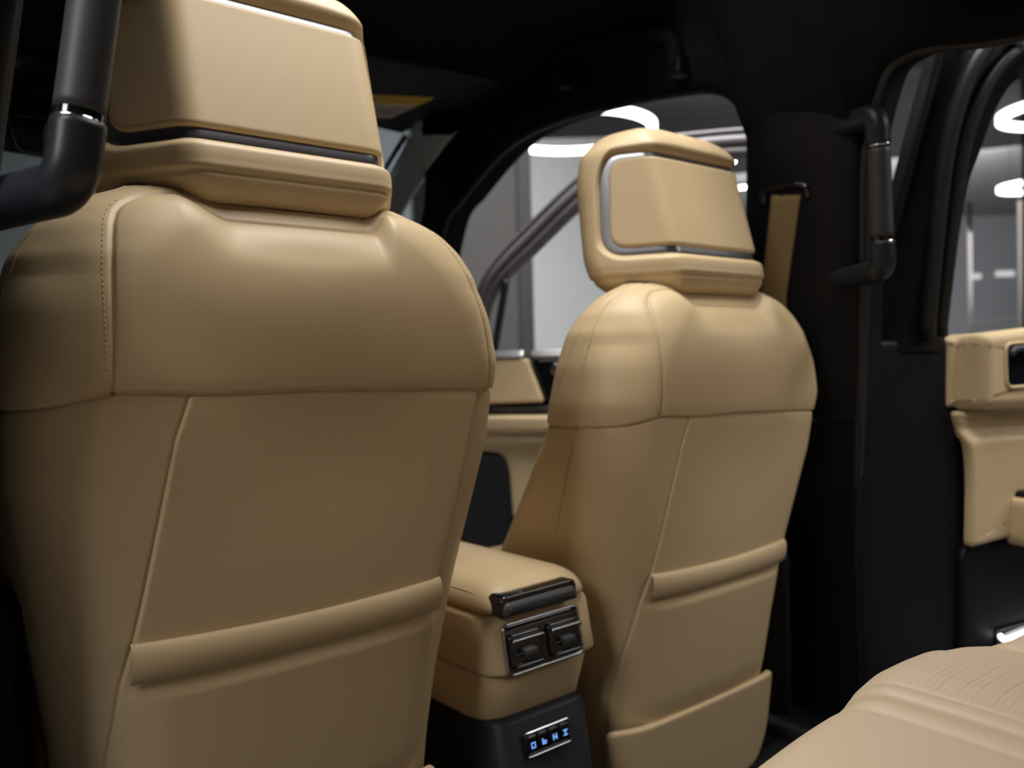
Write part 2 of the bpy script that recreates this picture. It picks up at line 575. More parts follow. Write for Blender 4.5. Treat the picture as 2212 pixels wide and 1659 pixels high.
def build_backrest(root):
    P = backrest_grid()
    X, Z = P[:, :, 0].copy(), P[:, :, 2].copy()
    Yb = P[:, :, 1]
    N = grid_normals(P)
    if np.mean(N[:, 100, 0]*P[:, 100, 0]) < 0: N = -N
    yb = y_rear(Z)
    depth = Yb-yb
    rear = depth < 0.105
    # seams: sharp groove with a soft puff beside it
    d1 = np.where(rear, poly_dist(X, Z, SEAM), 9)
    d1 = np.where(Z < cross_z(X)-0.0005, 9, d1)
    zc = cross_z(X)
    d2 = np.abs(Z-zc)
    din = np.minimum(poly_dist(X, Z, INNER), poly_dist(X, Z, INNER_R))
    d3 = np.where(rear & (Z < zc), din, 9)
    # stitched line on the bolster side
    ysd = 0.985+0.35*(1.40-Z)
    d4 = np.where((np.abs(X) > 0.12) & (Z > 1.275) & (depth > 0.06), np.abs(Yb-ysd)*0.9, 9)
    disp = -0.0034*np.exp(-(d1/0.0019)**2)-0.0012*np.exp(-(d1/0.010)**2)
    disp += -0.0036*np.exp(-(d2/0.0018)**2)-0.0014*np.exp(-(d2/0.010)**2)
    disp += -0.0024*np.exp(-(d3/0.0020)**2)
    disp += -0.0016*np.exp(-(d4/0.0025)**2)
    # the upper cover stands a little proud of the lower one, the pocket panel proud of the sides
    disp += 0.0030*smooth01(Z-zc, -0.001, 0.002)
    disp += np.where(rear, 0.0022*smooth01(np.minimum(inner_x(Z, 1)-X, X-inner_x(Z)), -0.0015, 0.0015)*(Z < zc), 0)
    # pocket swells below its elastic band
    pz = 1-smooth01(Z, 0.955, 0.975)
    px = np.clip(1-(np.abs(X)/0.205)**4, 0, 1)
    disp += np.where(rear, 0.008*pz*px*smooth01(Z, 0.72, 0.80), 0)
    disp += np.where(rear, -0.006*np.exp(-((Z-1.19)/0.10)**2)*np.clip(1-(np.abs(X)/0.16)**2, 0, 1)*(Z < zc), 0)
    # leather drawn in under the shoulders, soft dents on the side cover
    side = smooth01(np.abs(X), 0.205, 0.235)*(Z > zc)
    disp += -0.0022*np.where(X < 0, 1, 0)*np.exp(-((X+0.252)/0.022)**2-((Z-1.405)/0.035)**2)*(depth < 0.13)
    disp += -0.010*np.where(rear, 1, 0)*np.exp(-((X-0.0)/0.10)**2-((Z-1.43)/0.035)**2)*0.5
    P = P+N*disp[:, :, None]
    # dip under the headrest
    P[:, :, 2] -= dip(X)*smooth01(Z, 1.40, 1.482)*(1-0.38*smooth01(depth+0.16*(Z-ZS)*0, 0.062, 0.085))
    N = grid_normals(P)
    if np.mean(N[:, 100, 0]*P[:, 100, 0]) < 0: N = -N
    nu, nv = P.shape[:2]
    Fc = grid_faces(nu, nv, True, False)
    # outward order
    a, b, c = [P.reshape(-1, 3)[Fc[:, k]] for k in (0, 1, 2)]
    if np.mean(np.sum(np.cross(b-a, c-a)*N.reshape(-1, 3)[Fc[:, 0]], axis=1)) < 0: Fc = Fc[:, ::-1]
    # closing strip over the ridge
    h = nu//2
    top = nv-1
    strip = []
    for i in range(1, h-1):
        strip.append((i*nv+top, (i+1)*nv+top, ((nu-1-i) % nu)*nv+top, ((nu-i) % nu)*nv+top))
    strip = np.array(strip)
    Fx = X.reshape(-1)[Fc].mean(1)
    Fz = Z.reshape(-1)[Fc].mean(1)
    Fr = rear.reshape(-1)[Fc].all(1)
    Fzc = zc.reshape(-1)[Fc].mean(1)
    up = Fz > Fzc
    pan = Fr & up & (Fx > seam_x(Fz)) & (Fx < seam_x(Fz, 1)) & (Fz < 1.485)
    pock = Fr & ~up & (Fx > inner_x(Fz)) & (Fx < inner_x(Fz, 1))
    lows = ~up & ~pock
    rest = up & ~pan
    V = P.reshape(-1, 3)+np.array((SX, 0, 0))
    Nn = N.reshape(-1, 3)

    def sub(name, F, lab=None):
        ids, inv = np.unique(F, return_inverse=True)
        G = inv.reshape(F.shape)
        o = from_arrays(name, V[ids], G, L_, root, True, Nn[ids])
        if lab: o['label'] = lab
        return o
    Fs = Fc[rest]
    # ridge strip joins the shoulder cover (normals up there blend with the rear rim)
    sub('shoulder_cover', np.vstack([Fs, strip if True else Fs]))
    sub('upper_back_panel', Fc[pan])
    sub('side_cover', Fc[lows])
    sub('map_pocket', Fc[pock])
    return P, N, X, Z


def rear_point(P, N, X, Z, x, z):
    """nearest grid vertex on the rear face at local x, height z (base coordinates)"""
    zz = Z[0]
    nu = P.shape[0]
    c = nu//2
    lo, hi = c-255, c+255

    def at(j):
        xs = X[lo:hi, j][::-1]
        return np.array([np.interp(x, xs, P[lo:hi, j, k][::-1]) for k in range(3)]+[np.interp(x, xs, N[lo:hi, j, k][::-1]) for k in range(3)])
    j = int(np.clip(np.searchsorted(zz, z)-1, 0, len(zz)-2))
    t = (z-zz[j])/(zz[j+1]-zz[j]+1e-12)
    q = at(j)*(1-t)+at(j+1)*t
    return q[:3]+np.array((SX, 0, 0)), q[3:]/np.linalg.norm(q[3:])


def capsule_rows(name, items, mat, parent, rad, kind='stuff'):
    """short thread stitches (each a closed six-sided spindle), one mesh"""
    V, F = [], []
    for p, d, nrm, ln in items:
        p, d, nrm = np.array(p), np.array(d)/np.linalg.norm(d), np.array(nrm)
        s = np.cross(d, nrm)
        base = len(V)
        for t, r in ((-0.5, 0.25), (-0.3, 0.9), (0.3, 0.9), (0.5, 0.25)):
            for k in range(6):
                a = k/6*2*math.pi
                V.append(p+d*t*ln+(s*math.cos(a)+nrm*math.sin(a))*rad*r)
        for q in range(3):
            for k in range(6):
                F.append((base+q*6+k, base+q*6+(k+1) % 6, base+q*6+6+(k+1) % 6, base+q*6+6+k))
        F.append(tuple(base+k for k in range(5, -1, -1)))
        F.append(tuple(base+18+k for k in range(6)))
    o = from_arrays(name, V, F, mat, parent)
    o['kind'] = kind
    return o


# ---- headrest
HA, HT = 0.117, R_(59)        # crease position along the rear curve, facet angle


def h_rear(z):
    return 0.915+0.27*(z-1.555)


_s = np.linspace(0, 0.40, 801)
_ang = HT*smooth01(_s, HA-0.020, HA+0.020)
_hx = np.r_[0, np.cumsum(np.cos(_ang[:-1])*np.diff(_s))]
_hy = np.r_[0, np.cumsum(np.sin(_ang[:-1])*np.diff(_s))]


def head_surf(s, z, off):
    s, z = np.atleast_1d(np.asarray(s, float)), np.atleast_1d(np.asarray(z, float))
    off = np.broadcast_to(np.asarray(off, float), s.shape)
    a = np.abs(s)
    x = np.interp(a, _s, _hx)*np.sign(s)
    y = np.interp(a, _s, _hy)+h_rear(z)
    an = np.interp(a, _s, _ang)*np.sign(s)
    nx, ny = np.sin(an), -np.cos(an)
    tl = 0.27
    ln = math.sqrt(1+tl*tl)
    return np.stack([x+SX+nx*off, y+ny*off/ln, z+off*tl/ln*np.cos(an)], -1)


PANEL = round_poly([(-0.224, 1.561), (0.224, 1.561), (0.192, 1.716), (-0.192, 1.716)], [0.032, 0.032, 0.032, 0.032], 10)
BEZEL = round_poly([(-0.240, 1.551), (0.240, 1.551), (0.206, 1.724), (-0.206, 1.724)], [0.042, 0.042, 0.04, 0.04], 10)


def signed_dist(S, Z, poly):
    q = list(map(tuple, poly))+[tuple(poly[0])]
    d = poly_dist(S, Z, q)
    inside = np.zeros(S.shape, bool)
    for (x0, z0), (x1, z1) in zip(q[:-1], q[1:]):
        c = ((z0 > Z) != (z1 > Z)) & (S < (x1-x0)*(Z-z0)/(z1-z0+1e-15)+x0)
        inside ^= c
    return np.where(inside, -d, d)


def build_headrest(root):
    z0, z1 = 1.487, 1.772
    rb, rt = 0.045, 0.040
    zr = np.r_[z0+rb-rb*np.cos(np.linspace(0, math.pi/2, 26, endpoint=False)), np.linspace(z0+rb, z1-rt, 90, endpoint=False),
               z1-rt+rt*np.sin(np.linspace(0, math.pi/2, 26))]
    ns, nb = 300, 60
    rows, SS = [], []
    for z in zr:
        f = (z-1.545)/(1.729-1.545)
        se = 0.246+(0.212-0.246)*np.clip(f, -0.2, 1.15)
        hb, ht = max(0.0, (z0+0.075-z)/0.075), max(0.0, (z-(z1-0.12))/0.12)
        se -= 0.050*(1-math.sqrt(max(0, 1-min(hb, 1)**2)))+0.105*(1-math.sqrt(max(0, 1-min(ht, 1)**2)))
        ins = 0.0
        if z < z0+rb: ins = 1-math.sqrt(max(0, 1-((z0+rb-z)/rb)**2))
        if z > z1-rt: ins = 1-math.sqrt(max(0, 1-((z-(z1-rt))/rt)**2))
        dz = 0.040*ins
        s = np.linspace(-se, se, ns)
        pr = head_surf(s, np.full(ns, z), np.full(ns, -dz))
        pr[:, 2] = z
        # front half: one bezier per side from facet end to the front centre
        def bez(p, sg):
            t = np.linspace(0, 1, nb+1)[1:]
            yc = h_rear(z)+0.185-0.045*ins
            p1 = p+np.array((math.cos(HT)*sg, math.sin(HT)))*0.036*(1-0.4*ins)
            p3 = np.array((SX, yc)); p2 = np.array((SX+0.155*sg, yc))
            return ((1-t)**3)[:, None]*p+(3*(1-t)**2*t)[:, None]*p1+(3*(1-t)*t*t)[:, None]*p2+(t**3)[:, None]*p3
        R1 = bez(pr[-1, :2], 1); L1 = bez(pr[0, :2], -1)
        loop = np.vstack([pr[:, :2], R1, L1[::-1][1:]])
        # narrower towards the rim at the very top and bottom
        k = 1-0.03*ins
        loop[:, 0] = SX+(loop[:, 0]-SX)*k
        rows.append(np.c_[loop, np.full(len(loop), z)])
        SS.append(np.r_[s, np.full(len(loop)-ns, 9.0)])
    P = np.array(rows).transpose(1, 0, 2)
    S = np.array(SS).T
    Z = P[:, :, 2].copy()
    N = grid_normals(P)
    if np.mean(N[:, 60, 0]*(P[:, 60, 0]-SX)) < 0: N = -N
    sd = np.where(S < 5, signed_dist(np.where(S < 5, S, 9), Z, BEZEL), 9)
    disp = np.where(sd < 5, -0.016+0.024*smooth01(sd, -0.007, 0.016)**0.8, 0.008)
    disp = np.where(Z > 1.74, disp, disp)
    # piping seam under the bottom roll
    zs = 1.512
    disp += -0.003*np.exp(-((Z-zs)/0.0016)**2)+0.0012*np.exp(-((Z-zs-0.005)/0.003)**2)
    # crown of the top roll: corners droop
    P = P+N*disp[:, :, None]
    lx = P[:, :, 0]-SX
    P[:, :, 2] -= 0.016*smooth01(np.abs(lx), 0.05, 0.19)*smooth01(Z, 1.715, 1.765)
    F = grid_faces(P.shape[0], P.shape[1], True, False)
    nv = P.shape[1]; nu = P.shape[0]
    V = P.reshape(-1, 3)
    N2 = grid_normals(P)
    if np.mean(N2[:, 60, 0]*(P[:, 60, 0]-SX)) < 0: N2 = -N2
    a, b, c = [V[F[:, k]] for k in (0, 1, 2)]
    if np.mean(np.sum(np.cross(b-a, c-a)*N2.reshape(-1, 3)[F[:, 0]], axis=1)) < 0: F = F[:, ::-1]
    # caps: fans to a centre vertex
    ct, cb = V[np.arange(nu)*nv+nv-1].mean(0), V[np.arange(nu)*nv].mean(0)
    V = np.vstack([V, ct, cb])
    it, ib = len(V)-2, len(V)-1
    i = np.arange(nu); j = (i+1) % nu
    T1 = np.stack([i*nv+nv-1, j*nv+nv-1, np.full(nu, it), np.full(nu, it)], 1)
    T2 = np.stack([j*nv, i*nv, np.full(nu, ib), np.full(nu, ib)], 1)
    Fl = [tuple(f) for f in F.tolist()]+[tuple(f[:3]) for f in T1.tolist()]+[tuple(f[:3]) for f in T2.tolist()]
    head = from_arrays('headrest', V, Fl, L_, root, True)
    # metal surround between panel and cushion
    n = 220
    po, bo = resample(PANEL, n), resample(BEZEL, n)
    ks = [1.55, 1.45, 1.0, 0.7, 0.4, 0.0, -0.35]
    of = [-0.014, -0.0052, -0.0042, -0.0038, -0.0036, -0.0036, -0.004]
    Pb = np.zeros((n, len(ks), 3))
    for j, (k, o) in enumerate(zip(ks, of)):
        q = po+(bo-po)*k
        Pb[:, j] = head_surf(q[:, 0], q[:, 1], np.full(n, o))
    bz = grid('headrest_surround', Pb, M['bezel'], head, cu=True, flip=True)
    bz['label'] = 'dark satin metal surround of the headrest panel'
    pn = patch('headrest_panel', PANEL, lambda s, z, off: head_surf(s, z, np.asarray(off)+0.002), 0.012, 0.005, L_, head, n=260, rings=40)
    # posts
    for sx in (-0.075, 0.075):
        tube('headrest_post', [(SX+sx, 0.985, 1.42), (SX+sx, 0.99, 1.47), (SX+sx, 1.0, 1.54)], 0.008, M['chrome'], head, 14)
    # seam thread on the left and right wing
    st = []
    for sg in (-1, 1):
        for k in range(46):
            j = 30+int(k*1.9)
            i = 0 if sg < 0 else ns-1
            ii = (i-9) % nu if sg < 0 else i+9
            st.append((P[ii, j]+N2[ii, j]*0.0004, (0.25, 0.35, 1.0) if k % 2 else (0.1, -.2, 1.0), N2[ii, j], 0.0032))
    capsule_rows('stitching', st, M['thread'], head, 0.0007)
    return head


def build_seat():
    root = empty('car_seat', (SX, 1.0, GZ+0.40),
                 'tan leather car seat beside the left pillar, largest in view, seen from behind', 'car seat', 'front car seats')
    P, N, X, Z = build_backrest(root)
    # elastic roll along the top of the map pocket
    xs = np.linspace(-0.1955, 0.1885, 70)
    Pg = np.zeros((18, 70, 3))
    for k, x in enumerate(xs):
        e = (x+0.0035)/0.193
        zt = 1.021-0.006*(1-e*e)
        for a in range(18):
            th = a/17*math.pi
            z = zt-0.0215+0.0225*math.cos(th)
            bul = math.sin(th)**0.8*(0.011+0.003*(1-e**4))
            q, _ = rear_point(P, N, X, Z, x, z)
            Pg[a, k] = (SX+x, y_rear(z)-0.0045-bul+0.0048*abs(e)**6, z)
    grid('pocket_band', Pg, L_, root, caps=False)
    # leather skirt closing the foot of the backrest
    def skirt(a, b, off):
        a, b, off = np.atleast_1d(a), np.atleast_1d(b), np.atleast_1d(off)
        z = b
        y = y_rear(z)-0.014-off-0.004*np.cos(a/0.24*1.5)
        y = y+np.where(np.abs(a) > 0.15, (np.abs(a)-0.15)**2*3.0, 0)
        return np.stack([SX+a, y, z], -1)
    ol = round_poly([(-0.240, 0.755), (0.203, 0.755), (0.222, 0.63), (0.17, 0.57), (-0.22, 0.56)], [0.012, 0.012, 0.03, 0.03, 0.03], 8)
    patch('backrest_skirt', ol, skirt, 0.012, 0.006, L_, root, n=200, rings=20)
    # thread just outside the upright seams
    st = []
    for sg in (-1, 1):
        for k in range(64):
            z = 1.286+k*0.0056
            if z > 1.474: break
            x = float(seam_x(z, sg))
            p, n = rear_point(P, N, X, Z, x+sg*0.0075, z)
            dx = float(seam_x(z+0.003, sg)-seam_x(z-0.003, sg))
            st.append((p+n*0.0001, (dx+0.0010*sg, 0, 0.006), n, 0.0032))
    capsule_rows('stitching', st, M['thread'], root, 0.0007)
    build_headrest(root)
    # cushion, base and rails
    def cush(a, b, off):
        a, b, off = np.atleast_1d(a), np.atleast_1d(b), np.atleast_1d(off)
        z = 0.90+off+0.05*smooth01(np.abs(a), 0.17, 0.25)+0.08*(b-1.15)
        return np.stack([SX+a, b, z], -1)
    ol = round_poly([(-0.25, 1.08), (0.25, 1.08), (0.25, 1.62), (-0.25, 1.62)], 0.06, 8)
    patch('seat_cushion', ol, cush, 0.16, 0.05, L_, root, n=120, rings=20)
    rbox('seat_base', (SX-0.22, 1.02, 0.56), (SX+0.22, 1.58, 0.72), 0.03, M['black'], root)
    for sx in (-0.19, 0.15):
        rbox('seat_rail', (SX+sx, 0.98, GZ+0.405), (SX+sx+0.04, 1.70, 0.565), 0.006, M['steel'], root)
    return root


def children(o):
    return [c for c in bpy.data.objects if c.parent == o]


def copy_tree(o, parent=None):
    c = o.copy()
    COL.objects.link(c)
    if parent is not None: c.parent = parent
    for ch in children(o): copy_tree(ch, c)
    return c


seat = build_seat()
seat2 = copy_tree(seat)
seat2.location = seat.location+Vector((0.80, 0.0, -0.072))
for s_, x0 in ((seat, SX-0.305), (seat2, SX+0.80+0.262)):
    rbox('side_shield', (x0, 1.04 if s_ is seat else 0.965, 0.56), (x0+0.04, 1.62, 1.06 if s_ is seat else 0.90), 0.018, M['black'], s_)
seat2['label'] = 'tan leather car seat beyond the console, next to the belt and pillar, seen from behind'

# ------------------------------------------------------------------ setting: the cabin shell
def fillet3(pts, r, n=8):
    pts = [np.array(p, float) for p in pts]
    rr = [r]*len(pts) if np.isscalar(r) else list(r)
    out = [pts[0]]
    for i in range(1, len(pts)-1):
        p, a, b = pts[i], pts[i-1], pts[i+1]
        la, lb = np.linalg.norm(a-p), np.linalg.norm(b-p)
        d = min(rr[i], la*0.49, lb*0.49)
        pa, pb = p+(a-p)/la*d, p+(b-p)/lb*d
        for k in range(n+1):
            t = k/n
            out.append((1-t)**2*pa+2*t*(1-t)*p+t*t*pb)
    out.append(pts[-1])
    return np.array(out)


def dense(pts, step=0.01):
    pts = np.asarray(pts, float)
    out = []
    for a, b in zip(pts[:-1], pts[1:]):
        n = max(1, int(np.linalg.norm(b-a)/step))
        for k in range(n): out.append(a+(b-a)*k/n)
    out.append(pts[-1])
    return np.array(out)


def struct(o, label=None):
    return tag(o, label=label, kind='structure')


struct(rbox('cabin_floor', (-0.80, -0.9, GZ+0.28), (0.80, 2.6, GZ+0.40), 0.0, M['carpet'], smooth=False))

# window opening edges on the right side (inner trim line)
FRONT_EDGE = [(.735, 2.36, 1.40), (.700, 2.24, 1.56), (.655, 2.105, 1.723), (.645, 2.007, 1.775), (.632, 1.868, 1.841), (.624, 1.757, 1.880), (.620, 1.640, 1.898),
              (.620, 1.504, 1.901), (.621, 1.397, 1.895), (.624, 1.258, 1.882), (.627, 1.134, 1.866), (.630, 1.078, 1.848),
              (.637, 1.044, 1.817), (.644, 1.027, 1.782), (.652, 1.026, 1.741)]
REAR_EDGE = [(.666, .795, 1.668), (.654, .775, 1.729), (.640, .741, 1.800), (.637, .706, 1.817), (.636, .658, 1.819),
             (.639, .585, 1.805), (.641, .509, 1.797), (.645, .30, 1.79), (.65, 0.0, 1.78), (.66, -0.4, 1.76)]


def side_rail(sx, name, label):
    """roof rail and upper pillar: from the headliner down over the rail to the opening edge and out"""
    e = catmull([(.742, 2.75, 1.20)]+FRONT_EDGE, 6)
    line = np.vstack([e, [(.652, .99, 1.74)], [(.664, .83, 1.70)], catmull(REAR_EDGE, 6)])
    rows = []
    for p in line:
        x, y, z = p
        hz = 2.085-0.100*smooth01(y, 1.35, 2.1)-0.04*smooth01(-y, -0.3, 0.6)
        g = float(smooth01(y, 1.9, 2.12))
        hz = min(hz, max(z, 1.93 if y < 1.3 else z)+0.18)
        rail = np.array((.585, y, max(min(hz-0.055, z+0.14), z+0.02)))*(1-g)+np.array((x-0.035, y-0.055, z+0.012))*g
        inn = np.array((.48, y, hz-0.012))*(1-g)+np.array((x-0.075, y-0.03, z+0.03))*g
        zz = z
        rows.append([np.array((x+0.11, y, zz+0.015)), np.array((x+0.02, y, zz-0.002)), np.array((x, y, zz)), np.array((x-0.012, y, zz+0.02)),
                     (np.array((x, y, zz))+rail)/2+np.array((-0.012, 0, 0)), rail, inn])
    Pg = np.array(rows)
    Pg[:, :, 0] *= sx
    o = grid(name, Pg, M['black_soft'])
    return struct(o, label)


side_rail(1, 'trim_1', 'black cloth roof rail above the open right doors')
side_rail(-1, 'trim_2', 'black cloth roof rail above the left doors')


def headliner():
    ys = np.linspace(2.06, 1.16, 50)
    xs = np.linspace(-0.50, 0.50, 41)
    Pg = np.zeros((41, 50, 3))
    for j, y in enumerate(ys):
        hz = 2.085-0.100*smooth01(y, 1.35, 2.1)-0.04*smooth01(-y, -0.3, 0.6)
        Pg[:, j] = np.stack([xs, np.full(41, y), hz-0.012*(xs/0.5)**2], 1)
    o = grid('headliner', Pg, M['black_soft'])
    md = o.modifiers.new('thick', 'SOLIDIFY'); md.thickness = 0.02; md.offset = 1
    struct(o, 'black cloth headliner over the front seats')
    for sx, lab in ((1, 'black headliner strip beside the added roof glass on the right'), (-1, 'black headliner strip beside the added roof glass on the left')):
        o = rbox('headliner', (min(sx*.50, sx*.66), -1.1, 2.055), (max(sx*.50, sx*.66), 1.25, 2.10), 0.01, M['black_soft'])
        struct(o, lab)
    # unseen roof glass, added and sized to shape the overhead light
    o = rbox('added_glass_cross_member', (-0.50, 1.10, 2.05), (0.50, 1.18, 2.11), 0.015, M['black_soft'])
    struct(o, 'black cross member at the front edge of the added roof glass')
    o = rbox('headliner', (-0.52, -1.15, 2.06), (0.52, 0.62, 2.11), 0.015, M['black_soft'])
    struct(o, 'black headliner over the rear bench')
    o = rbox('added_roof_glass', (-0.51, 0.60, 2.085), (0.51, 1.12, 2.09), 0.0, M['glass'], smooth=False)
    struct(o, 'added clear roof glass above the front seats, unseen, admitting overhead light')


headliner()


def pillar(sx, name, f_edge, r_edge, z0, z1, label, bulge=0.022, mat='black'):
    zs = np.linspace(z0, z1, 60)
    f = np.array(f_edge, float); r = np.array(r_edge, float)
    rows = []
    for z in zs:
        a = np.array([np.interp(z, f[::-1, 2], f[::-1, k]) for k in (0, 1)])
        b = np.array([np.interp(z, r[::-1, 2], r[::-1, k]) for k in (0, 1)])
        row = [np.array((a[0]+0.10, a[1]+0.01, z)), np.array((a[0]+0.012, a[1]+0.006, z))]
        for t in np.linspace(0, 1, 24):
            q = a+(b-a)*t
            q = q-np.array((1, 0))*bulge*(1-abs(2*t-1)**3)
            row.append(np.array((q[0], q[1], z)))
        row += [np.array((b[0]+0.012, b[1]-0.006, z)), np.array((b[0]+0.10, b[1]-0.002, z))]
        rows.append(row)
    Pg = np.array(rows)
    Pg[:, :, 0] *= sx
    o = grid(name, Pg, M[mat])
    if sx < 0: o.data.flip_normals()
    return struct(o, label)


BF = [(.644, 1.030, 1.80), (.652, 1.026, 1.741), (.670, 1.04, 1.651), (.699, 1.066, 1.504), (.735, 1.09, 1.30), (.775, 1.10, 1.10), (.82, 1.12, .80), (.86, 1.13, .50)]
BR = [(.646, .765, 1.80), (.666, .795, 1.668), (.692, .815, 1.53), (.720, .832, 1.40), (.748, .853, 1.25), (.784, .881, 1.078), (.845, .928, .774), (.890, .960, .50)]
pillar(1, 'trim_3', BF, BR, 1.166, 1.80, 'black upper cover of the right door pillar carrying belt and handle')
pillar(1, 'trim_4', [(a+.003, b, c) for a, b, c in BF], [(a+.003, b, c) for a, b, c in BR], 0.50, 1.162, 'black lower cover of the right door pillar')
BRL = [(.672, .80, 1.80), (.697, .80, 1.61), (.717, .80, 1.48), (.735, .82, 1.36), (.745, .85, 1.25), (.784, .881, 1.078), (.845, .928, .774), (.89, .96, .5)]
BFL = [(max(a, b2[0]), b, c) for (a, b, c), b2 in zip(BF, BRL)]
pillar(-1, 'trim_5', BFL, BRL, 0.50, 1.80, 'black left door pillar at the edge of the view')

# A pillars between windshield and door opening
def a_pillar(sx, name, label):
    e = np.array([(.742, 2.75, 1.20), (.735, 2.36, 1.40), (.700, 2.24, 1.56), (.655, 2.105, 1.723), (.645, 2.007, 1.775), (.632, 1.868, 1.841), (.624, 1.757, 1.880)])
    w = np.array([(.70, 3.20, 1.28), (.655, 3.02, 1.41), (.600, 2.68, 1.595), (.553, 2.375, 1.753), (.530, 2.22, 1.835), (.505, 2.06, 1.915), (.50, 2.03, 1.935)])
    e, w = catmull(e, 6), catmull(w, 6)
    rows = []
    for a, b in zip(e, w):
        a = a*0.45+b*0.55+np.array((-0.03, -0.045, 0.0))
        mid = a*0.5+b*0.5+np.array((-0.022, -0.012, 0.0))
        row = [a+np.array((0.05, 0.03, 0.03))]
        for t in np.linspace(0, 1, 14):
            row.append((1-t)**2*a+2*t*(1-t)*mid+t*t*b)
        row.append(b+np.array((0.03, 0.05, 0.02)))
        rows.append(row)
    Pg = np.array(rows)
    Pg[:, :, 0] *= sx
    o = grid(name, Pg, M['pillar_lit'])
    return struct(o, label)


a_pillar(1, 'trim_6', 'windshield pillar trim on the right, coloured pale as if lit through the windshield')
a_pillar(-1, 'trim_7', 'windshield pillar trim on the left, coloured pale as if lit through the windshield')

# windshield with black printed border, dashboard, cowl and added unseen left door face
wt = [(-.50, 2.04, 1.945), (0, 1.99, 1.965), (.50, 2.04, 1.945)]
wb = [(-.68, 3.06, 1.39), (0, 3.20, 1.36), (.68, 3.06, 1.39)]
a, b = catmull(wt, 8), catmull(wb, 8)
Pg = np.array([[p+(q-p)*t+np.array((0, 0.03, 0.03))*math.sin(t*math.pi) for t in np.linspace(0, 1, 16)] for p, q in zip(a, b)])
ws = struct(grid('window_2', Pg, M['glass']), 'clear windshield ahead of the front seats')
for side, col in (('right', -1), ('left', 0)):
    pts = Pg[col]
    tube('window_border', pts, 0.010, M['gloss'], ws, 8, flat=0.3)


def dash(a, b, off):
    a, b, off = np.atleast_1d(a), np.atleast_1d(b), np.atleast_1d(off)
    return np.stack([a, b, 1.27+off-0.10*smooth01(2.5-b, 0, 0.25)], -1)


o = patch('dashboard', round_poly([(-.78, 2.28), (.78, 2.28), (.74, 3.16), (-.74, 3.16)], 0.08, 8), dash, 0.35, 0.06, M['black'], None, n=120, rings=20)
struct(o, 'black dashboard under the windshield')
struct(rbox('wall_left', (-0.86, 1.05, 0.40), (-0.75, 2.9, 1.30), 0.02, M['black']), 'unseen black face of the left front door, added to block light')  # unseen panel, added to keep light off the seat's left side

# rubber seals on the door openings
SEAL_R = [(a+0.012, b-0.008, c) for a, b, c in BR]
SEAL_R = [(.646+.018, .752, 1.80)]+SEAL_R[1:]
SEAL_R = [q for q in SEAL_R if q[2] < 1.7]+[] if False else SEAL_R
sl = tube('door_seal', dense(catmull(SEAL_R, 5), 0.02), 0.010, M['rubber'], None, 12)
struct(sl, 'black rubber door seal along the rear edge of the right pillar')
ed = catmull([(a+0.02, b, c-0.002) for a, b, c in FRONT_EDGE+[(.670, 1.04, 1.651), (.699, 1.066, 1.504), (.735, 1.09, 1.30)]], 5)
sl = tube('door_seal', ed, 0.009, M['rubber'], None, 10)
struct(sl, 'black rubber door seal around the front window opening')
ed = catmull([(a+0.02, b, c-0.002) for a, b, c in REAR_EDGE], 5)
sl = tube('door_seal', ed, 0.009, M['rubber'], None, 10)
struct(sl, 'black rubber door seal along the top of the rear opening')


# ------------------------------------------------------------------ doors
class Plane:
    def __init__(s, H, ang, tilt, zt=1.3):
        a = R_(ang)
        s.H = np.array((H[0], H[1], 0.0)); s.d = np.array((math.sin(a), -math.cos(a), 0))
        s.n = -np.array((math.cos(a), math.sin(a), 0)); s.tilt = tilt; s.zt = zt

    def __call__(s, t, z, off):
        t, z = np.atleast_1d(np.asarray(t, float)), np.atleast_1d(np.asarray(z, float))
        off = np.broadcast_to(np.asarray(off, float), t.shape)
        inw = off+s.tilt*np.maximum(z-s.zt, 0)
        return s.H+t[:, None]*s.d+inw[:, None]*s.n+np.stack([0*z, 0*z, z], 1)

    def at(s, off0):
        return lambda t, z, off: s(t, z, np.asarray(off)+off0)

    def line(s, pts, off):
        p = np.array(pts, float)
        return s(p[:, 0], p[:, 1], np.full(len(p), off))


def band(name, pl, outer, inner, offs, mat, parent, n=140):
    """window frame: a band between two open polylines with a grooved section"""
    def rs(p):
        p = np.asarray(p, float)
        d = np.r_[0, np.cumsum(np.linalg.norm(np.diff(p, axis=0), axis=1))]
        t = np.linspace(0, d[-1], n)
        return np.stack([np.interp(t, d, p[:, k]) for k in (0, 1)], 1)
    o, i = rs(outer), rs(inner)
    Pg = np.zeros((len(offs), n, 3))
    for k, (f, off) in enumerate(offs):
        q = o+(i-o)*f
        Pg[k] = pl(q[:, 0], q[:, 1], np.full(n, off))
    return grid(name, Pg, mat, parent)


GROOVED = [(0.0, -0.05), (0.0, -0.008), (0.03, 0.0), (0.16, 0.002), (0.20, -0.006), (0.24, -0.006), (0.28, 0.006), (0.46, 0.012), (0.60, 0.008),
           (0.64, -0.002), (0.68, -0.002), (0.72, 0.006), (0.90, 0.002), (1.0, -0.008), (1.0, -0.05)]

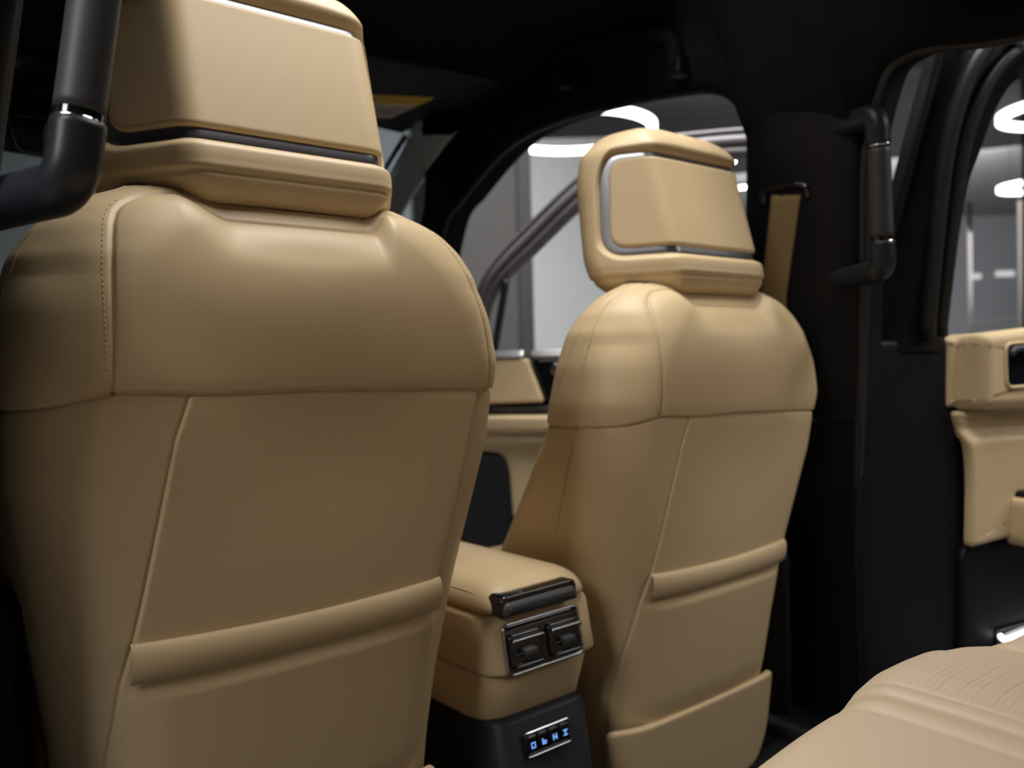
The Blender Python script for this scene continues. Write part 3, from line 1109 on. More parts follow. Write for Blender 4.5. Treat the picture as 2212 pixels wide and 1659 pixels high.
# ---- front right door, ajar
FD = Plane((.80, 2.25), 32, 0.15)
fd = empty('car_door', (.80, 2.25, 0), 'open front door beyond the seats, tan and black inner panel with chrome belt strip', 'car door', 'open right doors')
body = round_poly([(-0.02, 0.45), (1.12, 0.45), (1.15, 1.0), (1.13, 1.318), (0.0, 1.318)], 0.04, 6)
patch('door_shell', body, FD.at(-0.03), 0.10, 0.02, M['black'], fd, n=140, rings=8)
fo = catmull([(.02, 1.32), (.117, 1.567), (.296, 1.738), (.521, 1.901), (.659, 1.936), (.79, 1.942), (.98, 1.935), (1.07, 1.90), (1.11, 1.80), (1.14, 1.32)], 8)
fi = catmull([(.085, 1.32), (.150, 1.512), (.302, 1.646), (.480, 1.785), (.620, 1.850), (.79, 1.862), (.955, 1.856), (1.005, 1.835), (1.03, 1.77), (1.055, 1.32)], 8)
band('window_frame', FD, fo, fi, GROOVED, M['frame_reflect'], fd)
gl = round_poly([(.07, 1.32), (.155, 1.512), (.302, 1.646), (.480, 1.785), (.620, 1.850), (.79, 1.862), (.955, 1.856), (1.03, 1.79), (1.06, 1.32)], 0.03, 4)
gp = FD.line(gl, -0.03)
from_arrays('window_pane', gp, [tuple(range(len(gp)))], M['glass'], fd, False)
tube('window_divider', dense(FD.line([(.135, 1.32), (.196, 1.56)], -0.01), 0.02), 0.012, M['rubber'], fd, 10)
for t0, t1 in ((0.03, .238), (.262, 1.09)):
    patch('chrome_strip', round_poly([(t0, 1.313), (t1, 1.313), (t1, 1.335), (t0, 1.335)], 0.004, 4), lambda t, z, off: FD(t, z, np.asarray(off)+0.016-0.7*(np.asarray(z)-1.313)), 0.02, 0.004, M['bright'], fd, n=80, rings=4)
patch('upper_panel', round_poly([(.03, 1.163), (.303, 1.170), (.252, 1.308), (.03, 1.308)], 0.008, 5), FD.at(0.012), 0.03, 0.008, L_, fd, n=80, rings=6)
patch('gloss_panel', round_poly([(.313, 1.166), (1.08, 1.17), (1.09, 1.306), (.262, 1.306)], 0.008, 5), FD.at(0.004), 0.03, 0.006, M['gloss'], fd, n=80, rings=6)
patch('trim_strip', round_poly([(.03, 1.137), (1.08, 1.142), (1.08, 1.162), (.03, 1.160)], 0.004, 4), FD.at(0.014), 0.03, 0.006, M['gloss'], fd, n=80, rings=4)
dh = patch('door_release', round_poly([(.33, 1.255), (.46, 1.262), (.45, 1.296), (.335, 1.294)], 0.010, 5), FD.at(0.018), 0.02, 0.006, M['chrome'], fd, n=60, rings=4)


def arm(t, z, off):
    p = FD(t, z, np.asarray(off)+0.012+0.045*smooth01(z, 0.98, 1.10)-0.014*np.exp(-((np.asarray(z)-1.062)/0.008)**2))
    return p


patch('armrest_panel', round_poly([(.0, 1.012), (.10, 1.014), (.165, 1.008), (.182, 0.955), (.190, 0.80), (1.05, 0.82), (1.08, 1.132), (.0, 1.130)], [.01, .01, .03, .02, .01, .03, .02, .01], 6),
      arm, 0.05, 0.012, L_, fd, n=200, rings=24)
patch('speaker_recess', round_poly([(-.01, .55), (.185, .55), (.180, .95), (.160, 1.004), (.0, 1.010)], 0.02, 6), FD.at(-0.02), 0.02, 0.006, M['panel_grey'], fd, n=80, rings=6)
patch('map_pocket', round_poly([(.20, .50), (1.0, .50), (1.0, .78), (.20, .78)], 0.03, 6), FD.at(0.004), 0.05, 0.02, M['black'], fd, n=80, rings=6)

# ---- rear right door, wide open
RD = Plane((.82, .85), 70, 0.20, 1.35)
rd = empty('car_door', (.82, .85, 0), 'wide open rear door beside the right pillar, tan panel with black handle recess', 'car door', 'open right doors')
body = round_poly([(-0.03, 0.45), (1.0, 0.45), (1.02, 1.0), (1.0, 1.325), (-0.015, 1.325), (-0.04, .9)], 0.03, 6)
patch('door_shell', body, RD.at(-0.008), 0.13, 0.012, M['black'], rd, n=140, rings=8)
ro = [(-.03, 1.30), (-.012, 1.403), (.010, 1.53), (.028, 1.624), (.058, 1.80), (.085, 1.93), (.14, 1.965), (.26, 1.985), (1.0, 1.98)]
ri = [(.195, 1.30), (.196, 1.403), (.196, 1.55), (.200, 1.64), (.217, 1.70), (.243, 1.785), (.285, 1.843), (.36, 1.868), (.95, 1.865)]
JAMB = [(0.0, -0.035), (0.0, -0.012), (0.02, -0.004), (0.10, -0.004), (0.13, -0.022), (0.42, -0.030), (0.45, -0.006), (0.60, -0.004), (0.75, 0.0), (1.0, -0.006), (1.0, -0.07)]
band('window_frame', RD, catmull(ro, 8), catmull(ri, 8), JAMB, M['black'], rd)
so = catmull([(.135, 1.33), (.120, 1.55), (.117, 1.69), (.132, 1.79), (.165, 1.87), (.225, 1.925), (.31, 1.945), (.98, 1.94)], 8)
tube('frame_seal', RD.line(so, 0.006), 0.017, M['rubber'], rd, 14)
si = catmull([(.175, 1.33), (.166, 1.55), (.164, 1.68), (.178, 1.765), (.208, 1.835), (.258, 1.885), (.34, 1.904), (.97, 1.90)], 8)
tube('frame_seal', RD.line(si, 0.002), 0.014, M['rubber'], rd, 14)
gp = RD.line(round_poly([(.190, 1.30), (.19, 1.55), (.20, 1.66), (.243, 1.80), (.30, 1.855), (.95, 1.865), (.98, 1.30)], 0.02, 4), -0.045)
from_arrays('window_pane', gp, [tuple(range(len(gp)))], M['glass'], rd, False)


def upper(t, z, off):
    t = np.asarray(t, float)
    return RD(t, z, np.asarray(off)-0.002+0.052*smooth01(t, 0.222, 0.258))


patch('upper_trim', round_poly([(.190, 1.176), (.96, 1.168), (.98, 1.375), (.60, 1.36), (.40, 1.347), (.193, 1.331)], [.012, .02, .02, .1, .1, .012], 8), upper, 0.03, 0.022, L_, rd, n=260, rings=40)
patch('handle_recess', round_poly([(.302, 1.222), (.46, 1.226), (.47, 1.318), (.300, 1.309)], [.016, .02, .02, .016], 8), RD.at(0.0505), 0.012, 0.003, M['gloss'], rd, n=90, rings=6)
rim = round_poly([(.300, 1.220), (.462, 1.224), (.472, 1.320), (.298, 1.311)], [.018, .02, .02, .018], 8)
tube('recess_rim', RD.line(rim, 0.050), 0.0040, L_, rd, 8, closed=True)
hp = fillet3(RD.line([(.309, 1.288), (.316, 1.300), (.40, 1.308), (.44, 1.309), (.452, 1.30)], 0.056), 0.012, 6)
tube('door_handle', dense(hp, 0.006), 0.0065, M['handle'], rd, 10)
rp = RD.line([(.318, 1.258), (.338, 1.260)], 0.052)


def mid(t, z, off):
    z = np.asarray(z, float); t = np.asarray(t, float)
    return RD(t, z, np.asarray(off)+0.004+0.018*smooth01(1.135-z, 0.0, 0.03)-0.004*np.exp(-((z-1.137)/0.004)**2))


patch('lower_trim', round_poly([(.208, 1.172), (.232, 1.10), (.238, 1.03), (.232, .885), (.345, .898), (.95, .90), (.95, 1.168)], [.008, .05, .05, .01, .02, .02, .02], 8), mid, 0.02, 0.010, L_, rd, n=220, rings=30)
patch('armrest', round_poly([(.345, .880), (.90, .875), (.90, .982), (.345, .985)], [.018, .02, .02, .012], 8), RD.at(0.070), 0.06, 0.014, L_, rd, n=120, rings=12)
patch('armrest_well', round_poly([(.352, .980), (.88, .978), (.88, 1.002), (.358, .998)], 0.006, 5), RD.at(0.050), 0.03, 0.004, M['black'], rd, n=80, rings=6)
patch('lower_cover', round_poly([(.215, .50), (.95, .50), (.95, .90), (.225, .885)], 0.02, 6), RD.at(0.006), 0.02, 0.008, M['black'], rd, n=120, rings=10)
cl = fillet3(RD.line([(.312, .690), (.318, .680), (.335, .679), (.42, .693), (.62, .715)], 0.020), 0.01, 6)
tube('courtesy_lamp', dense(cl, 0.006), 0.0045, M['courtesy'], rd, 10)
patch('lamp_base', round_poly([(.308, .655), (.64, .690), (.64, .725), (.312, .697)], 0.008, 5), RD.at(0.013), 0.012, 0.004, M['gloss'], rd, n=80, rings=5)

# door sill and threshold closing the gap beside the right seat
struct(rbox('trim_8', (0.70, -0.40, GZ+0.22), (0.98, 2.5, GZ+0.43), 0.03, M['black']), 'black door sill along the right side')
struct(rbox('trim_9', (-0.98, -0.40, GZ+0.22), (-0.70, 2.9, GZ+0.43), 0.03, M['black']), 'black door sill along the left side')

# ------------------------------------------------------------------ centre console
def build_console():
    root = empty('center_console', (0, 1.1, GZ+0.40), 'tan console with padded armrest and rear air vents between the front seats', 'console')
    Yr = 0.945

    def section(z0, z1, y_rear0, y_rear1, hw, yfront, rc, name, mat, bev=0.010, crown=0.0, xoff=0.0):
        """block with rounded plan corners, rear face leaning from y_rear0 (bottom) to y_rear1 (top)"""
        n = 96
        zs = [(z0, bev), (z0+bev*.3, bev*.3), (z0+bev, 0), ((z0+z1)/2, 0), (z1-bev, 0), (z1-bev*.3, bev*.3), (z1, bev)]
        Pg = np.zeros((n, len(zs)+3, 3))
        for j, (z, ins) in enumerate(zs):
            yr = y_rear0+(y_rear1-y_rear0)*(z-z0)/(z1-z0)
            pl = resample(round_poly([(-hw+ins, yr+ins), (hw-ins, yr+ins), (hw-ins, yfront-ins), (-hw+ins, yfront-ins)], [rc, rc*.5, rc, rc], 12), n)
            Pg[:, j] = np.c_[pl[:, 0]+xoff, pl[:, 1], np.full(n, z)]
        last = Pg[:, len(zs)-1]
        c = last.mean(0)
        for k, t in enumerate((0.6, 0.3, 0.01)):
            q = c+(last-c)*t
            q[:, 2] = z1+crown*(1-t*t)
            Pg[:, len(zs)+k] = q
        return grid(name, Pg, mat, root, cu=True)

    # vent housing, the block below it and the foot
    section(0.846, 0.934, Yr-0.006, Yr+0.010, 0.106, 1.75, 0.038, 'vent_housing', L_, 0.008)
    section(0.772, 0.846, Yr+0.026, Yr+0.004, 0.098, 1.72, 0.045, 'lower_cover', L_, 0.006)
    section(0.52, 0.775, Yr-0.04, Yr+0.01, 0.088, 1.70, 0.02, 'console_foot', M['panel_grey'], 0.006)
    # padded lid: crowned, its rear edge rolled down, lipped around the latch
    n = 120
    lid = []
    zs = [(0.934, 0.012, 0), (0.936, 0.004, 0), (0.940, 0.0, 0)]+[(0.940+0.040*math.sin(a), 0.048*(1-math.cos(a)), 0) for a in np.linspace(0.12, math.pi/2, 10)]
    Pg = np.zeros((n, len(zs)+6, 3))
    for j, (z, ins, _) in enumerate(zs):
        pl = resample(round_poly([(-0.102+ins, Yr+0.002+ins), (0.098-ins, Yr+0.002+ins), (0.098-ins, 1.42-ins), (-0.102+ins, 1.42-ins)], 0.035, 12), n)
        Pg[:, j] = np.c_[pl, np.full(n, z)]
    last = Pg[:, len(zs)-1]
    c = last.mean(0)
    for k, t in enumerate((0.85, 0.7, 0.5, 0.3, 0.15, 0.01)):
        q = c+(last-c)*t
        q[:, 2] = 0.980+0.008*(1-t*t)
        Pg[:, len(zs)+k] = q
    grid('armrest_lid', Pg, L_, root, cu=True)
    # stitched seam around the lid's left corner
    sp = catmull([(-0.0935, 1.38, 0.9615), (-0.0935, 1.10, 0.9615), (-0.0935, 1.00, 0.9612), (-0.094, 0.985, 0.955), (-0.0945, 0.978, 0.942)], 8)
    tube('lid_seam', sp, 0.0016, L_, root, 6)
    tl = 0.182
    rear = plane_surf((0, Yr-0.006-tl*0.846-0.0035, 0), (1, 0, 0), (0, tl, 1), (0, -0.984, 0.179))
    flat = plane_surf((0, Yr-0.006, 0), (1, 0, 0), (0, 0, 1), (0, -1, 0))

    def face(o):
        return lambda a, b, off: rear(a, b, np.asarray(off)+o)
    def lface(o):
        return lambda a, b, off: flat(a, b, np.asarray(off)+o)
    patch('latch_recess', round_poly([(-0.094, 0.934), (0.062, 0.935), (0.056, 0.967), (-0.090, 0.965)], 0.009, 8), lface(0.002), 0.03, 0.003, M['gloss'], root, n=90, rings=5)
    patch('lid_latch', round_poly([(-0.090, 0.935), (0.058, 0.936), (0.052, 0.958), (-0.087, 0.956)], 0.008, 8), lface(0.009), 0.015, 0.008, M['handle'], root, n=90, rings=8)
    # air vents in a black recess
    patch('vent_frame', round_poly([(-0.080, 0.851), (0.068, 0.852), (0.068, 0.920), (-0.080, 0.919)], 0.010, 8), face(0.0005), 0.012, 0.003, M['gloss'], root, n=90, rings=5)
    tube('vent_trim', face(0.0)(*round_poly([(-0.081, 0.850), (0.069, 0.851), (0.069, 0.921), (-0.081, 0.920)], 0.011, 8).T, np.zeros(36)), 0.0022, M['steel'], root, 8, closed=True)
    for cx in (-0.044, 0.032):
        v = patch('air_vent', round_poly([(cx-0.032, 0.858), (cx+0.032, 0.858), (cx+0.032, 0.906), (cx-0.032, 0.906)], 0.007, 6), face(0.006), 0.008, 0.003, M['gloss'], root, n=60, rings=4)
        for kz in (0.866, 0.879):
            y0 = float(rear(np.array([cx]), np.array([kz]), np.array([0.0]))[0, 1])
            rbox('vane', (cx-0.029, y0-0.012, kz-0.0012), (cx+0.029, y0-0.001, kz+0.0012), 0.0008, M['black'], v, 1)
        bar = face(0.012)(np.array([cx-0.029, cx-0.028, cx+0.028, cx+0.029]), np.array([0.894, 0.8975, 0.8975, 0.894]), np.zeros(4))
        tube('vent_bar', dense(bar, 0.003), 0.0022, M['steel'], v, 8)
        bar = face(0.010)(np.array([cx-0.026, cx+0.026]), np.array([0.8615, 0.8615]), np.zeros(2))
        tube('vent_bar', dense(bar, 0.004), 0.0012, M['bezel'], v, 8)
        y0 = float(rear(np.array([cx]), np.array([0.88]), np.array([0.0]))[0, 1])
        rbox('vent_tab', (cx-0.012, y0-0.018, 0.874), (cx+0.010, y0-0.003, 0.886), 0.002, M['handle'], v, 2)
    # switch strip with four lit symbols on the foot
    nrm = np.array((0, -1.0, 0.194)); nrm /= np.linalg.norm(nrm)
    upv = np.array((0, 0.194, 1.0)); upv /= np.linalg.norm(upv)
    foot = plane_surf((0, 0.9465, 0.735), (1, 0, 0), upv, nrm)

    def ff(o):
        return lambda a, b, off: foot(a, b, np.asarray(off)+o)
    st = patch('switch_strip', round_poly([(-0.048, -0.016), (0.040, -0.016), (0.040, 0.020), (-0.048, 0.020)], 0.005, 6), ff(0.0055), 0.008, 0.003, M['gloss'], root, n=60, rings=4)
    tube('strip_rim', dense(ff(0.008)(np.array([-0.047, 0.039]), np.array([0.0185, 0.0185]), np.zeros(2)), 0.004), 0.0026, M['chrome'], st, 8)
    tube('strip_rim', dense(ff(0.008)(np.array([-0.047, 0.039]), np.array([-0.0150, -0.0150]), np.zeros(2)), 0.004), 0.0022, M['steel'], st, 8)
    for k in range(4):
        cx = -0.036+k*0.0215
        patch('switch', round_poly([(cx-0.0095, -0.010), (cx+0.0095, -0.010), (cx+0.0095, 0.014), (cx-0.0095, 0.014)], 0.002, 4), ff(0.009), 0.004, 0.0015, M['gloss'], st, n=40, rings=3)
        bm = bmesh.new()
        # a small seat-like glyph: a square outline or two strokes
        strokes = [[(-.004, -.004, .004, -.0025), (-.004, .003, .004, .0045), (-.004, -.004, -.0025, .0045), (.0025, -.004, .004, .0045)],
                   [(-.004, -.004, .004, -.002), (-.004, -.004, -.002, .0045), (-.001, -.001, .004, .001)],
                   [(-.004, -.004, -.0022, .0045), (.0022, -.004, .004, .0045), (-.004, -.001, .004, .001)],
                   [(-.004, -.004, .004, -.0022), (-.004, .0025, .004, .0045), (-.001, -.004, .001, .0045)]][k]
        for x0, z0, x1, z1 in strokes:
            q = [(x0, z0), (x1, z0), (x1, z1), (x0, z1)]
            lo = [bm.verts.new(Vector(foot(np.array([cx+a]), np.array([b]), np.array([0.0088]))[0])) for a, b in q]
            hi = [bm.verts.new(Vector(foot(np.array([cx+a]), np.array([b]), np.array([0.0096]))[0])) for a, b in q]
            bm.faces.new(hi)
            for e in range(4): bm.faces.new((lo[e], lo[(e+1) % 4], hi[(e+1) % 4], hi[e]))
        bm_obj('lit_symbol', bm, M['icon'], st, False)
    return root


build_console()


# ------------------------------------------------------------------ rear bench
def build_bench():
    root = empty('rear_bench', (0.0, 0.1, GZ+0.40), 'pinkish tan rear bench cushion with perforated insert in the lower corner', 'bench seat')
    # ridge height along x, taken at the front roll
    rx = [-.72, -.60, -.30, -.11, -.045, -.026, -.005, .03, .08, .127, .135, .20, .254, .275, .30, .36, .50, .75]
    rz = [.93, .948, .946, .945, .945, .948, .958, .964, .963, .960, .956, .946, .934, .922, .926, .922, .930, .93]
    xs = np.r_[np.linspace(-.72, -.08, 60, endpoint=False), np.linspace(-.08, .40, 240, endpoint=False), np.linspace(.40, .75, 30)]
    ys = np.r_[0.455-0.052*np.sin(np.linspace(0, math.pi/2, 24)) if False else np.linspace(0, 1, 110)]
    nx = len(xs)
    prof = []
    # section along y: from the floor up the front face, over the roll, then back along the cushion
    for t in np.linspace(0, 1, 14, endpoint=False): prof.append((0.425, -0.25+t*0.20, 0))
    for a in np.linspace(0, math.pi/2, 24, endpoint=False): prof.append((0.365+0.060*math.cos(a), -0.055+0.055*math.sin(a), 1))
    for y in np.linspace(0.365, -0.40, 120): prof.append((y, 0.0, 2))
    prof = [(y+0.042, z, k) for y, z, k in prof]
    prof = np.array(prof)
    Y, DZ = prof[:, 0], prof[:, 1]
    X = np.repeat(xs[:, None], len(prof), 1)
    Pg = np.zeros((nx, len(prof), 3))
    h = cspline(xs, rx, rz, 0.010)
    Pg[:, :, 0] = X
    Pg[:, :, 1] = Y[None]-0.03*smooth01(np.abs(xs-0.1), 0.15, 0.5)[:, None]
    # small bow, gently sinking to the back
    wave = (h-0.945)
    fade = np.where(Y > 0.2, 1.0, np.clip(1-(0.2-Y)*1.0, 0.5, 1))
    Z = 0.952+wave[:, None]*fade[None]+DZ[None]-0.02*smooth01(0.40-Y, 0, 0.5)[None]
    for x0, dep, w in ((-0.052, 0.003, 0.007), (-0.027, 0.006, 0.0035), (-0.009, 0.004, 0.0025), (0.131, 0.004, 0.003), (0.272, 0.006, 0.006)):
        shift = 0.010*smooth01(0.36-Y, 0, 0.12)[None]*(x0 > -0.03)
        Z -= dep*np.exp(-((X-x0-shift*0)/w)**2)*smooth01(DZ, -0.06, -0.02)[None]
    Pg[:, :, 2] = Z
    nu, nv = Pg.shape[:2]
    F = grid_faces(nu, nv)
    N = grid_normals_open(Pg)
    fx = X.reshape(-1)[F].mean(1)
    fy = Pg[:, :, 1].reshape(-1)[F].mean(1)
    V = Pg.reshape(-1, 3); Nn = N.reshape(-1, 3)
    a, b, c = [V[F[:, k]] for k in (0, 1, 2)]
    if np.mean(np.sum(np.cross(b-a, c-a)*Nn[F[:, 0]], axis=1)) < 0: F = F[:, ::-1]
    ins = (fx > -0.009) & (fx < 0.131) & (fy < 0.405)
    parts = (('middle_cushion', fx <= -0.027, M['bench']), ('cushion_piping', (fx > -0.027) & (fx <= -0.009), M['bench']), ('perforated_insert', ins, M['leather_perf']),
             ('right_cushion', (fx > -0.009) & ~ins, M['bench']))
    for nm, sel, mt in parts:
        ids, inv = np.unique(F[sel], return_inverse=True)
        o = from_arrays(nm, V[ids], inv.reshape(-1, 4), mt, root, True, Nn[ids])
        if nm == 'perforated_insert': o['label'] = 'finely perforated pinkish insert'
    # perforation: tiny dark holes as shallow dimples' rims
    rows = []
    for i in range(26):
        for j in range(60):
            x = 0.004+i*0.0046+(0.0023 if j % 2 else 0)
            y = 0.400-j*0.0046
            if x > 0.124: continue
            ix = np.argmin(np.abs(xs-x)); jy = 38+np.argmin(np.abs(Y[38:]-y))
            rows.append((Pg[ix, jy], N[ix, jy]))
    V2, F2 = [], []
    for p, n in rows:
        b0 = len(V2)
        u = np.cross(n, (0, 1, 0)); u /= np.linalg.norm(u); v = np.cross(n, u)
        for k in range(6):
            an = k/6*2*math.pi
            V2.append(p+n*0.0002+(u*math.cos(an)+v*math.sin(an))*0.00045)
        F2.append(tuple(range(b0, b0+6)))
    pf = from_arrays('perforation', V2, F2, principled('perforation_shadow', (0.34, 0.24, 0.15), 0.9), root, False)
    pf['kind'] = 'stuff'
    rbox('bench_base', (-0.70, -0.40, GZ+0.41), (0.72, 0.36, 0.72), 0.03, M['black'], root)
    # backrest of the bench
    def back(a, b, off):
        a, b, off = np.atleast_1d(a), np.atleast_1d(b), np.atleast_1d(off)
        return np.stack([a, -0.36+off-0.28*(b-0.9), b], -1)
    patch('bench_backrest', round_poly([(-.70, .90), (.72, .90), (.68, 1.50), (-.66, 1.50)], 0.08, 8), back, 0.16, 0.05, M['bench'], root, n=120, rings=14)
    return root


def grid_normals_open(P):
    du = np.gradient(P, axis=0); dv = np.gradient(P, axis=1)
    N = np.cross(du, dv)
    N /= np.linalg.norm(N, axis=2)[:, :, None]+1e-12
    if N[:, -1, 2].mean() < 0: N = -N
    return N


build_bench()


# ------------------------------------------------------------------ grab handles
def pillar_handle(sx, label):
    root = empty('grab_handle', (sx*0.66, 0.80, 1.45), label, 'grab handle', 'grab handles on the door pillars')
    top = [(.690, .905, 1.722), (.655, .82, 1.722), (.634, .745, 1.722), (.641, .745, 1.67)]
    p_t, p_b = np.array((.6425, .745, 1.662)), np.array((.6665 if sx < 0 else .650, .745, 1.506))
    bot = [(.6675 if sx < 0 else .6505, .745, 1.498), (.675 if sx < 0 else .654, .745, 1.447), (.700, .82, 1.446), (.722, .905, 1.446)]

    def mir(p):
        p = np.array(p, float); p[:, 0] *= sx
        return p
    gr = dense(np.array([p_t, p_b]), 0.008)
    tube('grip', mir(gr), 0.0195, M['handle'], root, 28)
    for q0, q1, w in ((p_t+np.array((-.0012, 0, .008)), p_t+np.array((.0004, 0, -.003)), 0.0198), (p_b+np.array((-.0004, 0, .003)), p_b+np.array((.0012, 0, -.008)), 0.0198)):
        g = dense(np.array([q0, q1]), 0.002)
        tube('ring', mir(g), w-0.0006, M['gloss'], root, 28)
    for z, x in ((1.6685, .6415), (1.4985, .6677 if sx < 0 else .6506)):
        g = np.array([(x-.0002, .745, z+.0012), (x+.0002, .745, z-.0012)])
        o = tube('chrome_ring', mir(g), 0.0203, M['chrome'], root, 28)
        o['label'] = 'thin chrome ring of the grip'
    tube('handle_elbow', mir(dense(fillet3(top, [0, .05, .045, 0], 12), 0.005)), 0.0203, M['handle_end'], root, 28, square=2.4)
    tube('handle_elbow', mir(dense(fillet3(bot, [0, .055, .05, 0], 12), 0.005)), 0.0206, M['handle_end'], root, 28, square=2.4)
    for x, z in ((.688, 1.722), (.720, 1.446)):
        rbox('mount_plate', (min(sx*(x-.014), sx*(x+.014)), .895, z-.024), (max(sx*(x-.014), sx*(x+.014)), .935, z+.024), 0.008, M['handle_end'], root)
    return root


pillar_handle(-1, 'dark pillar grab handle with chrome ring, close to the camera beside the nearest headrest')
pillar_handle(1, 'black upright grab handle on the right pillar between belt and open rear door')

rh = empty('grab_handle', (.60, 1.3, 1.95), 'black roof grab handle on the rail above the front window opening', 'grab handle')
pts = fillet3([(.585, 1.474, 1.965), (.578, 1.474, 2.022), (.580, 1.36, 2.020), (.585, 1.20, 1.990), (.592, 1.146, 1.965), (.600, 1.146, 1.905)], [0, .035, .05, .05, .03, 0], 8)
tube('grip', dense(pts, 0.008)+np.array((-0.018, 0, 0)), 0.016, M['black_soft'], rh, 14, square=2.6)
for q in ((.590, 1.474, 1.965), (.600, 1.146, 1.908)):
    rbox('mount_plate', tuple(np.array(q)-(0.03, 0.018, 0.022)), tuple(np.array(q)+(0.03, 0.018, 0.022)), 0.008, M['black'], rh)

# ------------------------------------------------------------------ seat belt on the right pillar
sb = empty('seat_belt', (.67, .94, 1.62), 'tan seat belt hanging from the right pillar behind the seat shoulder', 'seat belt')
tp = [np.array((.655, .972, 1.618)), np.array((.655, .908, 1.608))]
bp = [np.array((.688, 1.022, 1.42)), np.array((.690, .965, 1.417))]
mp = [np.array((.728, 1.045, 1.16)), np.array((.730, .985, 1.16))]
rows = []
for k in range(21):
    t = k/20
    f = lambda i: (tp[i]*(1-t/0.6)+bp[i]*(t/0.6)) if t < 0.6 else (bp[i]*(1-(t-0.6)/0.4)+mp[i]*((t-0.6)/0.4))
    a, b = f(0), f(1)
    rows.append([a+(b-a)*u for u in np.linspace(0, 1, 9)])
wb_ = grid('webbing', np.array(rows), M['belt'], sb)
md = wb_.modifiers.new('thick', 'SOLIDIFY'); md.thickness = 0.0018
lp = fillet3([(.660, .895, 1.600), (.652, .892, 1.622), (.652, .940, 1.634), (.652, .990, 1.630), (.660, .992, 1.604)], [0, .01, .05, .015, 0], 8)
tube('belt_guide', dense(lp, 0.005), 0.007, M['gloss'], sb, 12)
cv = patch('guide_cover', round_poly([(0.885, 1.60), (1.0, 1.60), (0.995, 1.66), (0.965, 1.69), (0.92, 1.685), (.89, 1.65)], 0.02, 6),
           lambda a, b, off: np.stack([.668-0.12*(np.asarray(b)-1.6)-np.asarray(off)*1.0, np.asarray(a), np.asarray(b)+0*np.asarray(a)], -1), 0.02, 0.006, M['black'], sb, n=80, rings=6)

# ------------------------------------------------------------------ sun visors
def visor(sx, label, drop):
    root = empty('sun_visor', (sx*0.35, 2.0, 1.95), label, 'sun visor')
    sl = -0.18

    def surf(a, b, off):
        a, b, off = np.atleast_1d(a), np.atleast_1d(b), np.atleast_1d(off)
        if drop:   # folded down against the windshield
            return np.stack([sx*a, 1.975-0.02*b-off, 1.925-b], -1)
        return np.stack([sx*a, b, 1.945+sl*(b-2.0)-off], -1)
    if drop:
        ol = round_poly([(.20, -.045), (.62, -.045), (.62, .17), (.20, .19)], 0.03, 8)
        patch('visor_board', ol, surf, 0.016, 0.007, M['black'], root, n=120, rings=8)
        patch('vanity_mirror', round_poly([(.425, .100), (.495, .110), (.480, .172), (.437, .176)], 0.012, 6), lambda a, b, off: surf(a, b, np.asarray(off)+0.003), 0.004, 0.002, M['gloss'], root, n=60, rings=4)
        rimp = round_poly([(.423, .098), (.497, .108), (.482, .174), (.435, .178)], 0.013, 6)
        tube('mirror_rim', surf(rimp[:, 0], rimp[:, 1], np.full(len(rimp), 0.003)), 0.0018, M['handle'], root, 8, closed=True)
    else:
        ol = round_poly([(.14, 1.70), (.60, 1.665), (.605, 1.88), (.50, 1.995), (.20, 2.01)], [.03, .04, .06, .04, .03], 8)
        patch('visor_board', ol, surf, 0.016, 0.007, M['black'], root, n=120, rings=8)
        q = lambda o: (lambda a, b, off: surf(a, b, np.asarray(off)+o))
        w = patch('warning_label', round_poly([(.285, 1.850), (.437, 1.806), (.428, 1.872), (.398, 1.952), (.330, 1.965)], .001, 2) if False else
                  round_poly([(.250, 1.862), (.437, 1.805), (.393, 1.951), (.290, 1.975)], .002, 2), q(0.0005), 0.001, 0.0003, M['paper'], root, n=40, rings=3)
        w['label'] = 'yellow and white warning label'
        patch('label_header', round_poly([(.250, 1.862), (.437, 1.805), (.424, 1.856), (.262, 1.905)], .002, 2), q(0.0010), 0.001, 0.0003, M['yellow'], w, n=40, rings=3)
        # warning triangle and rows of fine print
        patch('label_print', round_poly([(.292, 1.862), (.306, 1.878), (.284, 1.884)], .001, 2), q(0.0014), 0.0006, 0.0002, M['ink'], w, n=24, rings=2)
        for k in range(4):
            t = 0.18+k*0.2
            a0, b0 = .27+.03*t, 1.91+.06*t
            a1, b1 = .415-.02*t, 1.868+.075*t
            patch('label_print', np.array([(a0, b0), (a1, b1), (a1, b1+.004), (a0, b0+.004)]), q(0.0010), 0.0006, 0.0002, M['handle'], w, n=24, rings=2)
    if not drop:
        tube('visor_arm', dense(np.array([(sx*.60, 1.99, 1.955), (sx*.20, 2.0, 1.957)]), 0.02), 0.006, M['black'], root, 10)
    return root


visor(1, 'black sun visor with yellow warning label under the roof on the right', False)
visor(-1, 'black sun visor folded down, seen past the nearest grab handle', True)

# round cover in the headliner
rc = empty('roof_button', (.432, 1.561, 2.03), 'small round dark cover in the headliner ahead of the roof handle', 'cover')
hz0 = 2.085-0.100*float(smooth01(1.56, 1.35, 2.1))-0.012*(.432/.5)**2-0.001
patch('button_face', np.array([(.40+.026*math.cos(a), 1.53+.026*math.sin(a)) for a in np.linspace(0, 2*math.pi, 40, endpoint=False)]),
      lambda a, b, off: np.stack([np.asarray(a), np.asarray(b), hz0-np.asarray(off)+0*np.asarray(a)], -1), 0.004, 0.003, M['handle'], rc, n=60, rings=5)
ra = np.linspace(0, 2*math.pi, 40, endpoint=False)
tube('button_rim', np.stack([.40+.030*np.cos(ra), 1.53+.030*np.sin(ra), np.full(40, hz0-.002)], 1), 0.0035, M['black'], rc, 8, closed=True)

